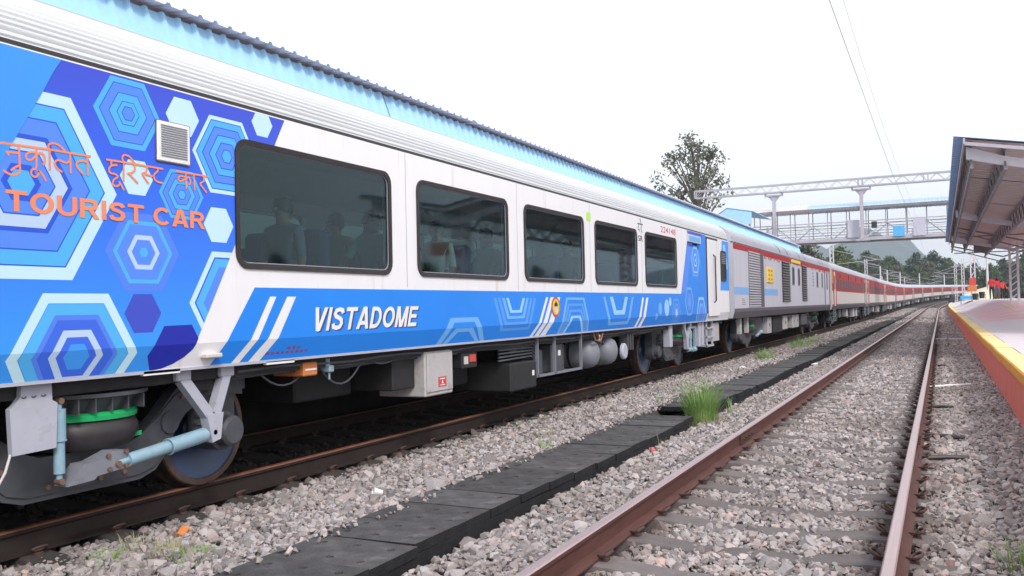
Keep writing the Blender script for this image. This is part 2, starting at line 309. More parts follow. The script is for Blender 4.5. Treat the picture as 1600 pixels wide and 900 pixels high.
# ------------------------------------------------------------------ ballast stones (nobody could count them)
def hb(X):
    return float(np.interp(X, [-9,-8.3,-5.9,-5.5,-4.6,-3.9,-3.05,-2.9,-2.4,0,.86], [-.5,-.25,-.245,-.235,-.185,-.150,-.26,-.255,-.238,-.234,-.23]))
SLP = .636; SL0 = 5.83-.636*19
def stones():
    var_ = []
    sm = mat('stone', (.355,.32,.312,1), .9, var=.2, scale=14, inst=.40, bump=.25, bscale=50, spec=.15)
    # warm / rusty tint on some stones, by instance
    t = sm.node_tree; p = t.nodes['Principled BSDF']; lk = p.inputs['Base Color'].links[0]; srcs = lk.from_socket
    oi = t.nodes.new('ShaderNodeObjectInfo'); mu = t.nodes.new('ShaderNodeMath'); mu.operation = 'MULTIPLY'; mu.inputs[1].default_value = 57.31; fr = t.nodes.new('ShaderNodeMath'); fr.operation = 'FRACT'
    t.links.new(oi.outputs['Random'], mu.inputs[0]); t.links.new(mu.outputs[0], fr.inputs[0]); rp = t.nodes.new('ShaderNodeValToRGB'); cr = rp.color_ramp
    cr.elements[0].color = (.95,.98,1.02,1); cr.elements[1].color = (1.12,.86,.78,1); cr.elements[1].position = 1; e = cr.elements.new(.8); e.color = (1.02,.97,.97,1); e = cr.elements.new(.97); e.color = (1.05,.95,.93,1)
    t.links.new(fr.outputs[0], rp.inputs[0]); vm = t.nodes.new('ShaderNodeVectorMath'); vm.operation = 'MULTIPLY'; t.links.new(srcs, vm.inputs[0]); t.links.new(rp.outputs[0], vm.inputs[1])
    # rust dust and grease lie on the stones close to the rails
    ge = t.nodes.new('ShaderNodeNewGeometry'); sx_ = t.nodes.new('ShaderNodeSeparateXYZ'); t.links.new(ge.outputs['Position'], sx_.inputs[0])
    def mth(op, a, b_=None):
        n_ = t.nodes.new('ShaderNodeMath'); n_.operation = op
        for k_, v_ in enumerate((a, b_)):
            if v_ is None: continue
            if isinstance(v_, (int, float)): n_.inputs[k_].default_value = v_
            else: t.links.new(v_, n_.inputs[k_])
        return n_.outputs[0]
    ds_ = [mth('ABSOLUTE', mth('SUBTRACT', mth('ABSOLUTE', mth('SUBTRACT', sx_.outputs['X'], c_)), .873)) for c_ in (TR, TL)]
    mr_ = t.nodes.new('ShaderNodeMapRange'); mr_.inputs[1].default_value = .08; mr_.inputs[2].default_value = .34; mr_.inputs[3].default_value = .9; mr_.inputs[4].default_value = 0; t.links.new(mth('MINIMUM', *ds_), mr_.inputs[0])
    nz = t.nodes.new('ShaderNodeTexNoise'); nz.inputs['Scale'].default_value = 2.2; nz.inputs['Detail'].default_value = 5; t.links.new(ge.outputs['Position'], nz.inputs['Vector'])
    nm = t.nodes.new('ShaderNodeMapRange'); nm.inputs[1].default_value = .35; nm.inputs[2].default_value = .6; t.links.new(nz.outputs['Fac'], nm.inputs[0])
    mx2 = t.nodes.new('ShaderNodeMix'); mx2.data_type = 'RGBA'; t.links.new(mth('MULTIPLY', mr_.outputs[0], nm.outputs[0]), mx2.inputs[0]); t.links.new(vm.outputs[0], mx2.inputs[6]); mx2.inputs[7].default_value = (.10,.062,.052,1)
    n3 = t.nodes.new('ShaderNodeTexNoise'); n3.inputs['Scale'].default_value = .55; n3.inputs['Detail'].default_value = 6; t.links.new(ge.outputs['Position'], n3.inputs['Vector'])
    m3_ = t.nodes.new('ShaderNodeMapRange'); m3_.inputs[1].default_value = .52; m3_.inputs[2].default_value = .7; m3_.inputs[4].default_value = .6; t.links.new(n3.outputs['Fac'], m3_.inputs[0])
    mx3 = t.nodes.new('ShaderNodeMix'); mx3.data_type = 'RGBA'; t.links.new(m3_.outputs[0], mx3.inputs[0]); t.links.new(mx2.outputs[2], mx3.inputs[6]); mx3.inputs[7].default_value = (.20,.165,.15,1)
    # shade under the train painted into the stone colour
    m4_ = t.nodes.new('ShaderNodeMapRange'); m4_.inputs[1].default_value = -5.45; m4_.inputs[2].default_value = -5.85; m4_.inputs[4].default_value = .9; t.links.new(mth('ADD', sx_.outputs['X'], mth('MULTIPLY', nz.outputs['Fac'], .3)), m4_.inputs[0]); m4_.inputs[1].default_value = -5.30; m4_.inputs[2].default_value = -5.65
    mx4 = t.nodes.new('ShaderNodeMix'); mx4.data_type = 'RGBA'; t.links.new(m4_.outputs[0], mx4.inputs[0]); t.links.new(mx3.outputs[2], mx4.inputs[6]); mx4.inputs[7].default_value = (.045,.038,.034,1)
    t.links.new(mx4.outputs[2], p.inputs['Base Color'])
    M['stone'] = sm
    for k in range(7):
        rng = np.random.RandomState(40+k); bm = bmesh.new(); sc = np.array([1, rng.uniform(.62,.9), rng.uniform(.5,.8)])
        for _ in range(13):
            d = rng.randn(3); d /= np.linalg.norm(d); bm.verts.new(Vector(d*sc*rng.uniform(.86,1.05)))
        r = bmesh.ops.convex_hull(bm, input=bm.verts); 
        junk = [g_ for g_ in r['geom_interior'] if isinstance(g_, bmesh.types.BMVert)]
        if junk: bmesh.ops.delete(bm, geom=junk, context='VERTS')
        me = bpy.data.meshes.new('stone'); bm.to_mesh(me); bm.free(); me.materials.append(sm)
        var_.append(bpy.data.objects.new('stone_source', me))
    rng = np.random.RandomState(11); P = []; Sc = []
    def zone(s0, s1, x0, x1, dens, sz, sd_):
        n = int((s1-s0)*(x1-x0)*dens); s = rng.uniform(s0, s1, n); x = rng.uniform(x0, x1, n); k = np.exp(rng.randn(n)*.38)*sz
        for a, b, r in zip(x, s, k):
            if -3.88-r*.2 < a < -3.05+r*.2 and b < 75 and not (-3.88 < a < -3.72 and rng.rand() < .10): continue
            if -3.88 < a < -3.72 and b < 75: P.append(trk(a, b, -.105+r*.35)); Sc.append(r*.8); continue
            z = hb(a)+rng.uniform(-.012, .03)
            for tc_, bury in ((TR, .55), (TL, .97)):
                d = abs(a-tc_)
                if d < 1.40:
                    ph = ((b-SL0+SLP/2) % SLP)-SLP/2
                    near_rail = abs(d-.873) < .10
                    if near_rail and tc_ == TR and abs(ph) > .1: z -= .02
                    if near_rail and abs(ph) < .16: z = None; break
                    lim = .10+r*.30-.03*rng.rand()
                    if abs(ph) < lim and d < 1.30 and ((d < .80 and rng.rand() > .16) or (d >= .80 and rng.rand() > bury)): z = None; break
                    if abs(d-.873) < .085: z = None; break
                    if d > .95 and tc_ == TR: z += .022
            if z is None: continue
            P.append(trk(a, b, z)); Sc.append(r)
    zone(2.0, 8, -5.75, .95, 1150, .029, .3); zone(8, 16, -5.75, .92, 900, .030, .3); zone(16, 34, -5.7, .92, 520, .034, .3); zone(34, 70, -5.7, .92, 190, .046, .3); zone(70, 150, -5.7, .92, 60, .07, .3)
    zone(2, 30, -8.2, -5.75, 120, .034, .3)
    me = bpy.data.meshes.new('ballast'); me.from_pydata(P, [], []); at = me.attributes.new('scl', 'FLOAT', 'POINT'); at.data.foreach_set('value', Sc)
    o = put('ballast', me); tag(o, 'pinkish grey crushed stone ballast around both tracks', 'ballast', kind='stuff')
    ng = bpy.data.node_groups.new('scatter', 'GeometryNodeTree'); ng.interface.new_socket('Geometry', in_out='INPUT', socket_type='NodeSocketGeometry'); ng.interface.new_socket('Geometry', in_out='OUTPUT', socket_type='NodeSocketGeometry')
    N, L = ng.nodes.new, ng.links.new; gi, go = N('NodeGroupInput'), N('NodeGroupOutput'); g2i = N('GeometryNodeGeometryToInstance')
    for v in var_:
        oi_ = N('GeometryNodeObjectInfo'); oi_.inputs['Object'].default_value = v; L(oi_.outputs['Geometry'], g2i.inputs[0])
    ip = N('GeometryNodeInstanceOnPoints'); ip.inputs['Pick Instance'].default_value = True
    rv = N('FunctionNodeRandomValue'); rv.data_type = 'INT'; rv.inputs[4].default_value = 0; rv.inputs[5].default_value = len(var_)-1
    rr = N('FunctionNodeRandomValue'); rr.data_type = 'FLOAT_VECTOR'; rr.inputs[0].default_value = (-.6,-.6,0); rr.inputs[1].default_value = (.6,.6,6.283)
    na = N('GeometryNodeInputNamedAttribute'); na.data_type = 'FLOAT'; na.inputs[0].default_value = 'scl'
    L(gi.outputs[0], ip.inputs['Points']); L(g2i.outputs[0], ip.inputs['Instance']); L(rv.outputs[2], ip.inputs['Instance Index']); L(rr.outputs[0], ip.inputs['Rotation']); L(na.outputs[0], ip.inputs['Scale']); L(ip.outputs[0], go.inputs[0])
    md = o.modifiers.new('scatter', 'NODES'); md.node_group = ng
stones()

# ------------------------------------------------------------------ tracks
RAILP = [(-.075,-.172),(.075,-.172),(.075,-.160),(.012,-.140),(.010,-.045),(.034,-.032),(.036,-.008),(.028,0),(-.028,0),(-.036,-.008),(-.034,-.032),(-.010,-.045),(-.012,-.140),(-.075,-.160)]
RMI = [0]*14; RMI[7] = 1; RMI[6] = 1; RMI[8] = 1
def sleeper_mesh():
    b = MB(); xs = [-1.375,-1.30,-.95,-.72,-.3,.3,.72,.95,1.30,1.375]; zt = [-.23,-.20,-.176,-.178,-.214,-.214,-.178,-.176,-.20,-.23]; wt = [.09,.10,.105,.10,.092,.092,.10,.105,.10,.09]
    vs = []
    for x, z, h in zip(xs, zt, wt): vs += [(x,-.13,-.36),(x,.13,-.36),(x,h+.008,z-.012),(x,h-.006,z),(x,-h+.006,z),(x,-h-.008,z-.012)]
    n = 6; fs = [(j*n+i, j*n+(i+1) % n, (j+1)*n+(i+1) % n, (j+1)*n+i) for j in range(len(xs)-1) for i in range(n)]+[tuple(range(n)), tuple(range(len(xs)*n-1, len(xs)*n-n-1, -1))]
    return b.add(vs, fs).mesh('sleeper', M['sleeper'])
SLM = sleeper_mesh(); SLD = SLM.copy(); SLD.materials.clear(); SLD.materials.append(mat('sleeper_shaded', (.055,.048,.045,1), .9, var=.25, scale=9, bump=.3))  # left-track copy darkened to stand for the shade under the coaches
def clip_mesh():
    b = MB(); pts = [(.0,-.055,.012),(.0,.045,.014),(.02,.062,.026),(.052,.058,.044),(.070,.02,.052),(.066,-.03,.050),(.045,-.052,.036),(.012,-.03,.022),(-.012,.0,.016),(-.03,.02,.014)]
    # smooth the path once
    q = []
    for i in range(len(pts)-1): a, c = Vector(pts[i]), Vector(pts[i+1]); q += [a*.75+c*.25, a*.25+c*.75]
    b.tube(q, .0105, 6); b.box(-.005, .05, -.03, .03, -.012, .012); return b.mesh('rail_clip', M['clip'], smooth=True)
CLM = clip_mesh()
def track(label, cx, top, side, clip_to, sl_to, s_from):
    t = thing('railway_track', label, 'railway track', (0,0,0))
    for sg in (-1, 1):
        b = MB(); b.sweep(RAILP, [(lambda x, z, s=s, sg=sg: trk(cx+sg*.873+x, s, z)) for s in SS], mi=RMI); r = b.build('rail', [side, top], t, smooth=True)
        if cx == TR:
            fp = MB(); y0 = 10.05 if sg < 0 else 10.3
            for e in (-1, 1):
                fp.bar((cx+sg*.873+e*.021, y0-.32, -.085), (cx+sg*.873+e*.021, y0+.32, -.085), .018, .085)
                for k in range(4): fp.cyl((cx+sg*.873+e*.03, y0-.24+.16*k, -.085), (cx+sg*.873+e*.055, y0-.24+.16*k, -.085), .014, 6)
            fp.build('fishplate', M['clip'], r)
    s = SL0
    while s < sl_to:
        if s > s_from:
            sl = put('sleeper', SLM if cx == TR else SLD, t, trk(cx, s), head(s)+random.uniform(-.012,.012))
            if s < clip_to:
                for sg in (-1, 1):
                    for e in (-1, 1):
                        c = put('rail_clip', CLM, sl, (sg*.873+e*.078, random.uniform(-.008,.008), -.172)); c.rotation_euler.z = (0 if e > 0 else math.pi)+random.uniform(-.08,.08)
        s += SLP
    if sl_to < 140:
        b = MB()
        while s < 200:
            x, y, z = trk(cx, s); b.box(x-1.37, x+1.37, y-.1, y+.1, -.3, -.195); s += SLP
        tag(b.build('sleeper', M['sleeper'], t), kind='stuff')
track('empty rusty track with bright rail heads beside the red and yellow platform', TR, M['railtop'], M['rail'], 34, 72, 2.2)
track('dark rusty track under the blue and grey train', TL, M['railtopd'], M['railshade'], 16, 32, 1.5)

# ------------------------------------------------------------------ cable trough between the tracks
def slab_mesh(L_, W_, seed):
    rng = random.Random(seed); b = MB(); T = .065; nx, ny = 3, 2; hr = .029
    vs_top = {}
    for i in range(nx):
        for j in range(ny):
            x0, x1, y0, y1 = -W_/2+W_*i/nx, -W_/2+W_*(i+1)/nx, -L_/2+L_*j/ny, -L_/2+L_*(j+1)/ny
            cx, cy = (x0+x1)/2+rng.uniform(-.02,.02), (y0+y1)/2+rng.uniform(-.02,.02); k = 8
            outer = [(x1,cy),(x1,y1),(cx,y1),(x0,y1),(x0,cy),(x0,y0),(cx,y0),(x1,y0)]
            ring = [(cx+hr*math.cos(2*math.pi*q/k), cy+hr*math.sin(2*math.pi*q/k)) for q in range(k)]
            v = [(a, c_, 0) for a, c_ in outer]+[(a, c_, 0) for a, c_ in ring]+[(a, c_, -T) for a, c_ in ring]
            f = [(q, (q+1) % k, k+(q+1) % k, k+q) for q in range(k)]+[(k+q, k+(q+1) % k, 2*k+(q+1) % k, 2*k+q) for q in range(k)]+[tuple(range(2*k, 3*k))]
            b.add(v, f)
    e = .006; X, Y = W_/2, L_/2
    v = [(-X,-Y,0),(X,-Y,0),(X,Y,0),(-X,Y,0),(-X,-Y,-T),(X,-Y,-T),(X,Y,-T),(-X,Y,-T)]
    b.add(v, [(0,1,5,4),(1,2,6,5),(2,3,7,6),(3,0,4,7),(4,5,6,7)], 1)
    return b.mesh('slab', [M['slab'], M['trough']], fix=False)
tr_ = thing('cable_trough', 'low black cable trough of perforated slabs between the two tracks', 'cable trough', (0,0,0))
SLB = [slab_mesh(.532, .79, i) for i in range(3)]
s = 1.9
while s < 75:
    if not (11.55 < s < 13.1):
        wob = .035*math.sin(s*.8)+random.uniform(-.012,.012)
        o = put('slab', random.choice(SLB), tr_, (-3.465+wob+(-.05 if s > 13 else 0), s, -.108+random.uniform(-.008,.007)), random.uniform(-.015,.015))
        o.rotation_euler.x = random.uniform(-.010,.010); o.rotation_euler.y = random.uniform(-.010,.010)
    s += .535
for (a, b_) in ((-2, 11.6), (13.1, 75)):
    for sx in (-1, 1):
        wl = MB()
        n = int((b_-a)/.5)
        P = [(a+(b_-a)*i/n) for i in range(n+1)]
        wl.sweep([(-.045,-.5),(.045,-.5),(.045,0),(-.045,0)], [(lambda x, z, s=s_, sx=sx: (-3.465+.035*math.sin(s*.8)+sx*.345+x+(-.05 if s > 13 else 0), s, -.176+z*.8)) for s_ in P])
        wl.build('trough_wall', M['trough'], tr_)
b = MB(); b.sweep([(-3.9,-.3),(-3.05,-.3),(-3.05,-.12),(-3.9,-.12)], [(lambda x, z, s=s_: trk(x, s, z)) for s_ in range(75, 260, 8)]); tag(b.build('slab', M['slab'], tr_), kind='stuff')

# ------------------------------------------------------------------ right platform
def hp(X, s):
    wi = smst(X, 1.0, 3.4)
    return .515+.82*wi*smst(s, 28, 70)*(1-.5*smst(s, 100, 160))
pl = tag(bpy.data.objects.new('platform', None), kind='structure'); COL.objects.link(pl)
PS = list(np.arange(-8, 156, 2.)); PX = [1.13,1.4,1.7,2.0,2.4,2.8,3.2,4,5,6.6]
b = MB()
vs = [trk(x, s, hp(x, s)) for s in PS for x in PX]; n = len(PX); fs = []; ms = []
for j in range(len(PS)-1):
    for i in range(n-1):
        fs.append((j*n+i, j*n+i+1, (j+1)*n+i+1, (j+1)*n+i))
b.add(vs, fs); 
for q in range(len(fs)):
    j, i = divmod(q, n-1); sc_, xc_ = PS[j]+1, (PX[i]+PX[i+1])/2
    b.m[q] = 1 if (38 < sc_ < 62 and xc_ > 1.3) else 0
b.build('paving', [M['conc'], M['pink']], pl, smooth=True, fix=False)
b = MB(); b.sweep([(.87,-.7),(6.6,-.7),(6.6,.3),(.87,.38)], [(lambda x, z, s=s: trk(x, s, z if z < .2 else z-.515+min(hp(.9, s), hp(6.6, s)))) for s in PS]); b.build('retaining_wall', M['pred'], pl)
rgc = random.Random(9)
for k in range(82):
    sa = -8+2*k; jx, jz = rgc.uniform(-.008,.008), rgc.uniform(-.005,.005)
    b = MB(); b.sweep([(.83,.385-.515),(1.12,.385-.515),(1.12,.004),(.85,.004),(.83,-.014)], [(lambda x, z, s=s, jx=jx, jz=jz: trk(x+jx, s, z+jz+hp(.9, s))) for s in (sa, sa+1.99)], mi=[0,0,1,0,0]); b.build('coping_block', [M['porange'], M['pyellow']], pl)
b = MB()                               # painted yellow lines edging the pink ramp
for x in (3.05,):
    vs = []
    for s in np.arange(46, 58, 1.): vs += [trk(x, s, hp(x, s)+.006), trk(x+.10, s, hp(x+.10, s)+.006)]
    b.add(vs, [(2*i, 2*i+1, 2*i+3, 2*i+2) for i in range(len(vs)//2-1)])
b.build('painted_line', M['pyellow'], pl, fix=False)

# left platform behind the train
lp = tag(bpy.data.objects.new('platform', None), kind='structure'); COL.objects.link(lp)
b = MB(); b.box(-16, -8.25, -12, 90, -.7, .78); b.build('paving', M['conc'], lp)
b = MB(); b.box(-8.25, -8.2, -12, 90, -.7, .8); b.build('retaining_wall', mat('wall_shaded', (.03,.028,.028,1), .9, var=.3, scale=3, bump=.4, bscale=12), lp)  # near-black wall colour stands in for shade seen beneath the train

sb_ = thing('light_block_wall', 'unseen wall added under the left canopy to block light behind the train', 'light blocker', (-15.6, 26, .78))  # added wall, stops light showing through the coach's far windows
b = MB(); b.box(-.4, .4, -36, 36, 0, 4.0); b.build('wall', mat('block_wall', (.34,.33,.30,1), .85, var=.08), sb_)
for k in range(12):
    b = MB(); b.bbox(.40, .46, -33+6*k-.6, -33+6*k+.6, 0 if k % 2 else 1.0, 2.2, .02); b.build('door' if k % 2 else 'window', M['steel'], sb_)  # dummy door and window panels on the added wall

# ------------------------------------------------------------------ left canopy (behind the train)
lc = thing('platform_canopy', 'long light blue corrugated canopy roof running behind the train', 'canopy', (-11,27,.78))
LY0, LY1, PIT = -12., 62., .20
def corr(prof_pts, y0, y1, pitch, amp, nrm):
    """corrugated sheet: profile in (x,z), ribs run along the profile, trapezoid waves along Y"""
    b_ = MB(); ys = []; 
    n_ = int((y1-y0)/pitch)
    for i in range(n_): yy = y0+i*pitch; ys += [(yy, 0), (yy+pitch*.62, 0), (yy+pitch*.72, 1), (yy+pitch*.90, 1)]
    ys.append((y1, 0)); m_ = len(prof_pts); vs_ = []
    for yy, k in ys: vs_ += [(x+nrm[0]*amp*k, yy, z+nrm[1]*amp*k) for x, z in prof_pts]
    b_.add(vs_, [(j*m_+i, j*m_+i+1, (j+1)*m_+i+1, (j+1)*m_+i) for j in range(len(ys)-1) for i in range(m_-1)]); return b_
for k in range(6):                      # fascia panels, each sheet its own length
    y0 = LY0+(LY1-LY0)*k/6; o = corr([(-8.60,5.17),(-8.32,4.42),(-8.25,4.2)], y0, y0+(LY1-LY0)/6-.02, .26, .045, (.95,.3)).build('fascia_sheet', M['canblue'], lc, loc=(11,-27,-.78), fix=False)
for k in range(8):
    y0 = LY0+(LY1-LY0)*k/8; corr([(-8.38,5.21),(-8.9,5.26),(-14.0,5.75)], y0, y0+(LY1-LY0)/8-.01, .26, .036, (0,1)).build('roof_sheet', M['cangrey'], lc, loc=(11,-27,-.78), fix=False)
b = MB(); b.box(-14, -13.96, LY0, LY1, 4.4, 5.7); b.build('rear_light_block', M['canblue'], lc, loc=(11,-27,-.78))  # unseen rear side, added to block sky light from behind
for k in range(9):
    y = -8+8.4*k
    b = MB(); b.box(-11.15, -10.85, y-.15, y+.15, .78, 5.3); b.bar((-13.8,y,5.6), (-8.9,y,4.98), .12, .22); b.build('column', M['lilac'], lc, loc=(11,-27,-.78))
b = MB(); b.box(-8.80, -8.69, LY0, LY1, 4.92, 5.12); b.build('gutter_beam', M['steel'], lc, loc=(11,-27,-.78))

# ------------------------------------------------------------------ coaches
def rrect(y0, y1, z0, z1, r, n=5):
    out = []
    for cy, cz, a0 in ((y1-r, z1-r, 0), (y0+r, z1-r, 90), (y0+r, z0+r, 180), (y1-r, z0+r, 270)):
        out += [(cy+r*math.cos(R_(a0+90*i/n)), cz+r*math.sin(R_(a0+90*i/n))) for i in range(n+1)]
    return out
def frame_ring(b, o, i, x0, x1, mi=0):
    """picture-frame solid between outer and inner outlines (same count), from x0 (back) to x1 (front)"""
    n = len(o); vs = [(x0,)+p for p in o]+[(x1,)+p for p in o]+[(x1-.004,)+p for p in i]+[(x0,)+p for p in i]
    fs = []
    for k in range(n):
        q = (k+1) % n
        for a in range(3): fs.append((a*n+k, a*n+q, (a+1)*n+q, (a+1)*n+k))
    b.add(vs, fs, mi)
HW = 1.62
def roof_profile(rib):
    key = [(1.60,3.06),(1.585,3.16),(1.545,3.26),(1.47,3.36),(1.34,3.45),(1.12,3.54),(.80,3.615),(.42,3.665),(0,3.68)]
    pts = []; K = [Vector(k) for k in key]
    for i in range(len(K)-1):
        p0, p1, p2, p3 = K[max(0,i-1)], K[i], K[i+1], K[min(len(K)-1,i+2)]
        for t in [j/8 for j in range(8)]:
            pts.append(.5*((2*p1)+(-p0+p2)*t+(2*p0-5*p1+4*p2-p3)*t*t+(-p0+3*p1-3*p2+p3)*t**3))
    pts.append(K[-1]); out = []; mi = []
    for i, p in enumerate(pts):
        d = (pts[min(i+1,len(pts)-1)]-pts[max(i-1,0)]).normalized(); nn = Vector((d.y,-d.x))
        off = -.010 if (rib and i < 34 and i % 3 == 2) else 0
        out.append((p.x+nn.x*off, p.y+nn.y*off))
    half = out; full = half+[(-x, z) for x, z in reversed(half[:-1])]
    nseg = len(full)-1; h = len(half)-1
    mi = [1 if 31 < min(i, nseg-1-i) else 0 for i in range(nseg)]
    return full, mi
def shell(parent, hl, wins, body, roofm, rib=True, both=True, z0=1.03, zb=1.205):
    """side walls with real window openings, tumblehome, roof, ends, floor"""
    b = MB()
    for sg in (1, -1):
        ws = wins if (sg > 0 or both) else []
        X = HW*sg; Xb = (HW-.055)*sg
        def q(y0, y1, za, zc): b.add([(X,y0,za),(X,y1,za),(X,y1,zc),(X,y0,zc)], [(0,1,2,3) if sg > 0 else (3,2,1,0)])
        if ws:
            zl, zh = ws[0][2], ws[0][3]; q(-hl, hl, zb, zl); q(-hl, hl, zh, 3.03)
            ed = [-hl]+[e for w_ in ws for e in w_[:2]]+[hl]
            for k in range(0, len(ed), 2): q(ed[k], ed[k+1], zl, zh)
            for (y0, y1, za, zc) in ws:                       # reveals
                d = .07*sg
                b.add([(X,y0,za),(X,y1,za),(X,y1,zc),(X,y0,zc),(X-d,y0,za),(X-d,y1,za),(X-d,y1,zc),(X-d,y0,zc)], [(0,1,5,4),(1,2,6,5),(2,3,7,6),(3,0,4,7)])
        else: q(-hl, hl, zb, 3.03)
        b.add([(X,-hl,zb),(X,hl,zb),(Xb,hl,z0),(Xb,-hl,z0)], [(0,1,2,3)])
        b.add([(Xb,-hl,z0),(Xb,hl,z0),(Xb-.25*sg,hl,z0-.0),(Xb-.25*sg,-hl,z0)], [(0,1,2,3)])
    o = b.build('body_side', body, parent, fix=False)
    full, mi = roof_profile(rib); rb = MB()
    ys = [-hl, -hl+.02, hl-.02, hl]
    rb.sweep(full, [(lambda x, z, y=y: (x, y, z)) for y in ys], mi=mi, closed=False); rb.build('roof', roofm, parent, smooth=True, fix=False)
    gb = MB()
    for sg in (1,-1): gb.box(min(sg*1.56, sg*1.606), max(sg*1.56, sg*1.606), -hl, hl, 3.026, 3.064); 
    gb.build('gutter', M['rubber'], parent)
    eb = MB()
    for e in (-1, 1):
        pr = [(HW-.055, z0), (HW, zb), (HW, 3.03)]+[(x, z) for x, z in full[::4]]+[(-HW, 3.03), (-HW, zb), (-(HW-.055), z0)]
        eb.prism(pr, 1, e*hl-.005*(1+e), e*hl+.005*(1-e))
    eb.build('end_wall', body, parent, smooth=False)
    return o
def wheelset(parent, yc, xs=(.873,-.873), disc='wblue'):
    for sg in (1, -1):
        x = sg*.885; w_ = MB()
        w_.lathe([(.435,-.065),(.455,-.05),(.462,.05),(.452,.062),(.405,.066),(.40,.055)], (x, yc, .46), (sg,0,0), 40)
        w_.lathe([(.48,-.066),(.48,-.095),(.42,-.1)], (x, yc, .46), (sg,0,0), 40)
        wo_ = w_.build('wheel', M['tyre'], parent, smooth=True)
        d = MB(); d.lathe([(.402,.052),(.37,.045),(.30,.012),(.17,.004),(.13,.05),(.09,.06),(0,.06)], (x, yc, .46), (sg,0,0), 40); d.build('disc', M[disc], wo_, smooth=True)
    a = MB(); a.cyl((-.9,yc,.46), (.9,yc,.46), .08, 12); a.build('axle', M['black'], parent, smooth=True)
BOGP = [(-.46,.215),(.46,.215),(.60,.26),(.70,.36),(.78,.50),(.90,.66),(1.06,.77),(1.40,.80),(1.55,.78),(1.55,.92),(1.38,.98),(1.02,.95),(.80,.84),(.62,.66),(.46,.54),(.36,.50),(-.36,.50),(-.46,.54),(-.62,.66),(-.80,.84),(-1.02,.95),(-1.38,.98),(-1.55,.92),(-1.55,.78),(-1.40,.80),(-1.06,.77),(-.90,.66),(-.78,.50),(-.70,.36),(-.60,.26)]
def bogie(parent, yc, detail, flip=1):
    for sg in (1, -1):
        f = MB(); f.prism([(yc+y, z) for y, z in BOGP], 0, sg*1.06, sg*1.17); 
        f.prism([(yc+y*.97, .5+(z-.5)*.86) for y, z in BOGP], 0, sg*1.17, sg*1.185)
        for e in (-1, 1): f.cyl((sg*1.17, yc+e*.72, .60), (sg*1.205, yc+e*.72, .60), .085, 16)
        f.build('side_frame', M['dgrey'], parent)
        for e in (-1, 1):
            a = MB(); a.lathe([(.0,.23),(.10,.23),(.125,.21),(.13,.12),(.16,.11),(.165,-.05),(.12,-.06)], (sg*1.06, yc+e*1.3, .46), (sg,0,0), 20); a.box(min(sg*1.0,sg*1.16), max(sg*1.0,sg*1.16), yc+e*1.3-.13, yc+e*1.3+.13, .46, .84)
            a.cyl((sg*1.12, yc+e*1.08, .42), (sg*1.12, yc+e*1.08, .80), .09, 12); a.build('axle_box', M['dgrey'], parent, smooth=True)
        sp = MB(); sp.lathe([(.36,.52),(.385,.55),(.415,.60),(.415,.66),(.39,.70),(.37,.72)], (sg*1.0, yc+.05, 0), (0,0,1), 28); s_ = sp.build('air_spring', M['rubber'], parent, smooth=True)
        rg = MB(); rg.lathe([(.34,.715),(.405,.715),(.41,.745),(.385,.768),(.28,.768)], (sg*1.0, yc+.05, 0), (0,0,1), 28); rg.build('ring', M['green'], s_, smooth=True)
        tp = MB(); tp.lathe([(.0,.768),(.36,.768),(.42,.86),(.48,.875),(.48,.90),(.2,.90)], (sg*1.0, yc+.05, 0), (0,0,1), 28)
        for k in range(5): tp.box(sg*1.0+(.34*sg)-.02, sg*1.0+(.41*sg)+.02, yc-.25+.13*k, yc-.24+.13*k, .775, .87)
        tp.box(min(sg*.6,sg*1.3), max(sg*.6,sg*1.3), yc-.5, yc+.6, .90, 1.02); tp.build('bolster', M['dgrey'], parent)
    for e in (-1, 1): wheelset(parent, yc+e*1.3)
    c = MB(); c.box(-1.05, 1.05, yc-.22, yc+.22, .40, .72); c.build('cross_beam', M['black'], parent)
def damper(parent, a, b_, r, name='damper'):
    a, b_ = Vector(a), Vector(b_); d = b_-a; m_ = MB()
    m_.cyl(a+d*.10, a+d*.52, r*.82, 16); m_.cyl(a+d*.50, a+d*.90, r, 16); m_.cyl(a, a+d*.12, r*.45, 10); m_.cyl(a+d*.88, b_, r*.45, 10)
    m_.cyl(a+d*.50, a+d*.52, r*1.1, 16)
    o = m_.build(name, M['damper'], parent, smooth=True)
    k = MB()
    for p in (a, b_): k.lathe([(0,-.03),(.020,-.03),(.024,0),(.020,.03),(0,.03)], p, (1,0,0), 12)
    k.build('eye', M['bolt'], o, smooth=True); return o

# ---- the blue panoramic coach
CY = 10.95; HL1 = 11.75
c1 = thing('railway_coach', 'blue and white panoramic coach with hexagon graphics, nearest the camera', 'railway coach', (TL, CY, 0), group='coaches of the train')
WZ0, WZ1 = 1.765, 2.785
WY = [5.14+2.617*k for k in range(5)]; WW = 2.14
